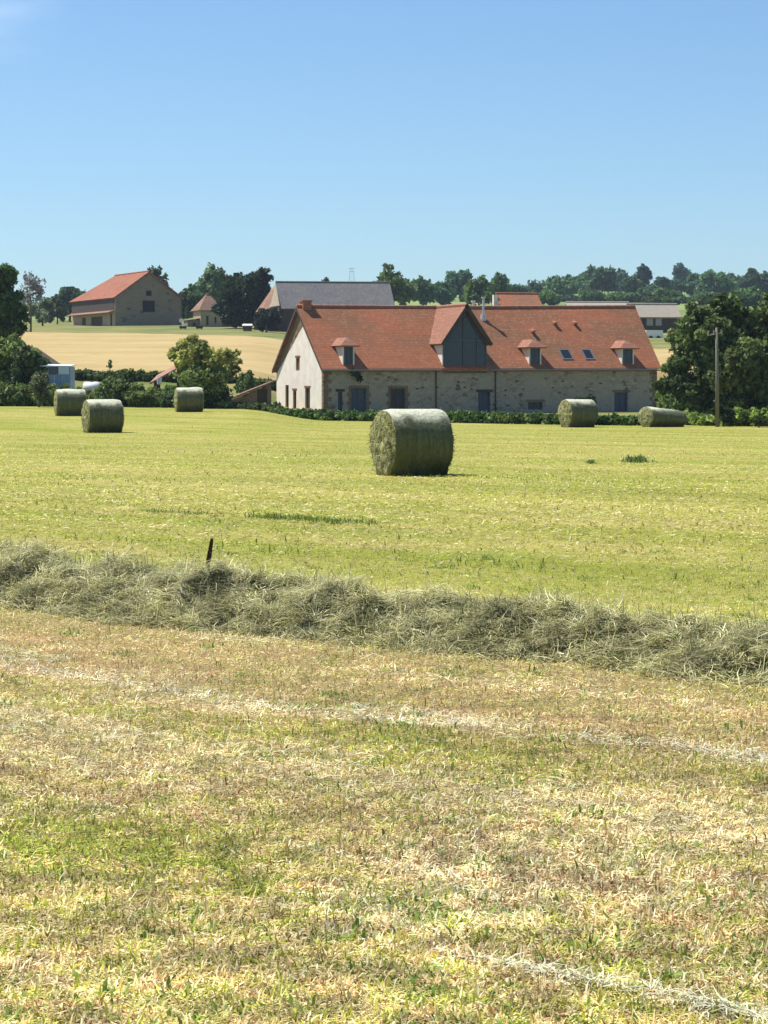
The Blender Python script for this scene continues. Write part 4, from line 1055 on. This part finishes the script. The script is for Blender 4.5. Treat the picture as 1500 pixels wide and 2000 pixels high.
tree("sapling", "thin young sapling standing up against the ripe wheat", 214, 780, 150, 14, 698, 725, G_MID, 48, 70, .09, clumps=5, trunk_r=.03)
tree("round_bush", "big round bush with light yellow green top left of the farmhouse", 398, 800, 134, 150, 655, 800, (.075,.098,.032), 49, 15000, .12,
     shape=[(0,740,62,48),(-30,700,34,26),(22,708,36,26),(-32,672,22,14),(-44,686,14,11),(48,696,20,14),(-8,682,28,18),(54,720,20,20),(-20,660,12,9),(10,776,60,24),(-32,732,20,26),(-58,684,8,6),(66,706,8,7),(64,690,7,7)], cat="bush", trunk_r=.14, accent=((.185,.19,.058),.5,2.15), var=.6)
tree("shrub", "leafy shrub between the round bush and the lean-to roof", 480, 800, 160, 50, 728, 775, (.07,.11,.03), 50, 1800, .12, clumps=9, cat="bush", trunk_r=.05)
tree("shrub", "small dark bush behind the round bale near the farmhouse wall", 1142, 820, 109, 48, 771, 815, (.03,.045,.018), 51, 1200, .10, clumps=7, cat="bush", trunk_r=.04)
tree("shrub", "small green shrub at the right corner of the farmhouse", 1300, 820, 118, 50, 770, 815, (.09,.13,.035), 52, 1500, .12, clumps=8, cat="bush", trunk_r=.05)
tree("shrub", "dark low shrub at the foot of the utility pole", 1412, 835, 105, 44, 790, 834, (.03,.045,.018), 53, 1100, .10, clumps=7, cat="bush", trunk_r=.04)
tree("shrub", "small dark shrub on the weedy bank at the right edge", 1482, 836, 102, 40, 815, 838, (.045,.065,.02), 54, 900, .09, clumps=6, cat="bush", trunk_r=.03)
# right big trees
tree("broad_tree", "big dark broad tree behind the utility pole at the right", 1410, 820, 122, 240, 568, 800, (.062,.088,.028), 55, 30000, .15,
     shape=[(0,700,78,60),(10,610,48,34),(-30,650,52,36),(55,640,50,50),(-60,690,46,32),(-85,720,28,22),(60,720,60,60),(-45,620,30,22),(20,585,30,16),(-75,660,30,20),(-95,755,36,28),(-30,750,56,36),(90,600,28,22),(-62,600,14,10),(45,760,60,36),(0,785,70,24),(-60,785,34,20),(90,785,50,22)], accent=((.10,.125,.04),.28), trunk_r=.3, ycomp=.9)
tree("broad_tree", "dense tree at the right edge beside the big broad tree", 1500, 820, 130, 120, 590, 800, (.045,.068,.024), 56, 9000, .16, clumps=18, accent=((.09,.12,.04),.2), trunk_r=.25)
tree("shrub", "bright bush between farmhouse corner and the big tree", 1325, 820, 124, 84, 735, 815, (.075,.115,.03), 57, 3600, .13, clumps=12, cat="bush", accent=((.13,.17,.045),.3), trunk_r=.08)
# around the barns on the hill
tree("round_tree", "very dark dense round tree between cottage and grey barn", 482, 640, 338, 118, 523, 640, (.020,.036,.014), 58, 17000, .28, shape=[(0,575,50,46),(-20,600,42,36),(26,600,34,34),(-26,552,26,20),(20,548,30,22),(0,620,48,20),(-38,576,18,20),(38,575,16,24)], trunk_r=.4)
tree("leafy_tree", "light topped tall tree behind the dark round tree", 415, 640, 372, 66, 512, 620, (.075,.12,.055), 59, 4000, .32, clumps=14, accent=((.15,.20,.10),.3))
tree("leafy_tree", "mid green tree between the barn and the cottage", 378, 640, 385, 62, 545, 630, (.045,.085,.032), 60, 3500, .32, clumps=14)
tree("leafy_tree", "dark tree showing behind the right slope of the barn roof", 300, 640, 405, 72, 522, 610, (.035,.06,.026), 61, 3000, .36, clumps=12)
tree("leafy_tree", "small dark tree right of the barn gable", 352, 640, 392, 44, 580, 640, G_DARK, 62, 1500, .32, clumps=8)
tree("leafy_tree", "blue green tree left of the barn behind its low end", 136, 640, 420, 76, 556, 630, (.038,.070,.038), 63, 3000, .36, clumps=12)
tree("leafy_tree", "pale green rounded tree right of the tall left tree", 83, 640, 380, 60, 586, 634, (.085,.12,.055), 64, 1800, .34, clumps=10, accent=((.12,.15,.07),.3))
tree("leafy_tree", "dark low tree left of the barn hip", 112, 640, 400, 44, 582, 636, G_DARK, 65, 1400, .34, clumps=8)
tree("leafy_tree", "low tree behind the grey barn roof", 635, 600, 420, 30, 545, 580, G_FAR, 66, 700, .36, clumps=6)
tree("shrub", "dark scrub under the side roof of the grey barn", 520, 650, 318, 60, 600, 648, (.018,.026,.016), 67, 1800, .26, clumps=9, cat="bush")
# skyline trees behind and right of the farmhouse
SK = [ # px, top row, width, d, base row of crown, label
 (768,526,86,430,600,(.055,.075,.028),"broad olive tree rising right of the grey barn roof"),
 (735,545,40,440,600,(.040,.060,.026),"small dark tree touching the right end of the grey roof"),
 (826,543,52,520,600,G_FAR,"dark tree right of the broad olive tree on the skyline"),
 (862,552,46,540,600,(.040,.075,.038),"low blue green tree left of the big dormer peak"),
 (900,526,62,640,600,(.036,.066,.040),"tall blue green tree directly above the big dormer"),
 (935,545,60,470,600,(.065,.090,.030),"light olive tree above the steel flues"),
 (975,536,50,520,598,(.045,.075,.034),"tree behind the small red roofed house chimney"),
 (1008,556,40,600,598,(.040,.068,.035),"low dark tree above the small red roof"),
 (1040,556,46,700,598,(.034,.058,.036),"lowest dark tree in the skyline gap"),
 (1100,538,80,700,598,(.048,.080,.040),"wide tree on the slope right of the skyline gap"),
 (1072,566,44,560,600,(.065,.095,.040),"light green bush like tree right of the small red roof"),
 (1140,534,60,800,596,(.040,.070,.045),"bluish tree left of the tallest domed tree"),
 (1175,514,66,760,590,(.042,.068,.034),"tall domed dark tree on the right skyline"),
 (1208,528,40,900,590,(.042,.066,.050),"thin bluish tree between the dome and the spire tree"),
 (1250,512,42,760,590,(.026,.040,.034),"dark pointed tree, tallest on the right skyline"),
 (1232,540,44,740,592,(.034,.058,.034),"dark tree at the left foot of the pointed tree"),
 (1295,536,40,740,592,(.026,.052,.032),"dark square topped tree right of the pointed tree"),
 (1331,519,34,900,592,(.040,.070,.060),"slender teal tree standing clear on the skyline"),
 (1318,545,36,760,592,(.034,.058,.038),"low tree left of the slender teal tree"),
 (1358,536,50,760,592,(.042,.078,.042),"rounded green tree right of the slender teal tree"),
 (1396,528,74,700,590,(.045,.078,.038),"wide green tree above the big broad tree crown"),
 (1440,534,56,720,590,(.048,.076,.036),"green tree left of the flat topped dark tree"),
 (1476,529,62,680,590,(.032,.050,.034),"flat topped dark tree near the right edge of the skyline"),
 (1520,540,60,680,592,(.040,.062,.034),"dark tree cut by the right edge of the skyline"),
 (1270,558,46,720,594,(.045,.072,.036),"low tree in front of the pointed skyline tree"),
 (1155,566,50,620,598,(.060,.088,.040),"low light tree on the slope above the long shed"),
 (1215,570,60,600,600,(.055,.080,.036),"low wide tree on the slope above the grey outbuilding"),
 (1300,566,70,560,604,(.045,.070,.030),"low dark tree just above the grey outbuilding roof"),
 (1380,568,70,520,610,(.055,.082,.032),"green tree between outbuilding and the big broad tree"),
 (1460,562,80,500,620,(.050,.078,.034),"green tree behind the crown of the big broad tree"),
]
for i, (px, rt, pw, d, rb, colb, lab) in enumerate(SK):
    narrow = pw < 45 and rt < 530
    tree("skyline_tree", lab, px, rb, d, pw, rt, rb, (colb[0]*1.35, colb[1]*1.5, colb[2]*1.15), 100+i, int(900+pw*22), .0011*d if d > 400 else .4, clumps=10 if narrow else 14, group="trees along the far skyline", kcl=1.25 if narrow else 1.05)
# far woods closing the skyline
def woods():
    r = random.Random(8); cl = []
    for i in range(420):
        px = r.uniform(-600, 2100); d = r.uniform(1000, 1550)
        if 500 < px < 740: continue
        x = WX(px,d); R_ = r.uniform(5,9); cl.append((x, d, tz(x,d)+R_*.2, R_*1.6, R_, R_*.55))
    o = leafcloud("far_woods", cl, 70000, .9, (.055,.095,.055), None, 77, .35)
    tag(o, label="distant woodland along the top of the hills", cat="woodland", kind="stuff")
woods()
# hedgerows that cross the right hand slope
hedge("field_hedge", "dark field hedge across the pasture on the right hill", [(1060,640),(1500,600)], lambda c: np.interp(c,[1060,1500],[578,582]), 0, 9000, .6, (.040,.066,.032), 80, 4.0)

# weed tuft in the meadow
def tuft(px, d, w, h, n, seed, label):
    r = np.random.default_rng(seed); x0 = WX(px,d)
    x = x0 + r.normal(0, w*.35, n); y = d + r.normal(0, .25, n)
    def cf(x, y, r, l): return np.array([(.13,.20,.04)])*(.6+.8*r.random(len(x)))[:,None]
    root = empty("weed_tuft", (x0, d, 0), label=label, cat="weed")
    o = blades("leaves", 0,0,0,0,(h*.5,h),(.012,.03),.25,cf,seed,M_STRAW,xy=(x,y)); o.parent = root; o.matrix_parent_inverse = Matrix.Translation((-x0,-d,0))
tuft(1243, 53, .38, .22, 420, 61, "dark green weed tuft in the meadow right of the nearest bale")
tuft(1155, 52, .15, .12, 120, 62, "small dark weed tuft left of the larger tuft in the meadow")

# ------------------------------------------------------------------ haze: one closed box of even air
mb = MB(); mb.box(-1020, 1020, -60, 1760, -2, 95)
m = bpy.data.materials.new("haze air"); m.use_nodes = True; nt = m.node_tree; nt.nodes.remove(nt.nodes["Principled BSDF"])
pv = nt.nodes.new("ShaderNodeVolumePrincipled"); pv.inputs["Color"].default_value = (.70,.82,1.0,1); pv.inputs["Density"].default_value = .00012; pv.inputs["Anisotropy"].default_value = .2
nt.links.new(pv.outputs[0], nt.nodes["Material Output"].inputs["Volume"])
hz = mb.build("haze", m); tag(hz, label="thin bluish summer haze over the fields", cat="haze", kind="stuff")
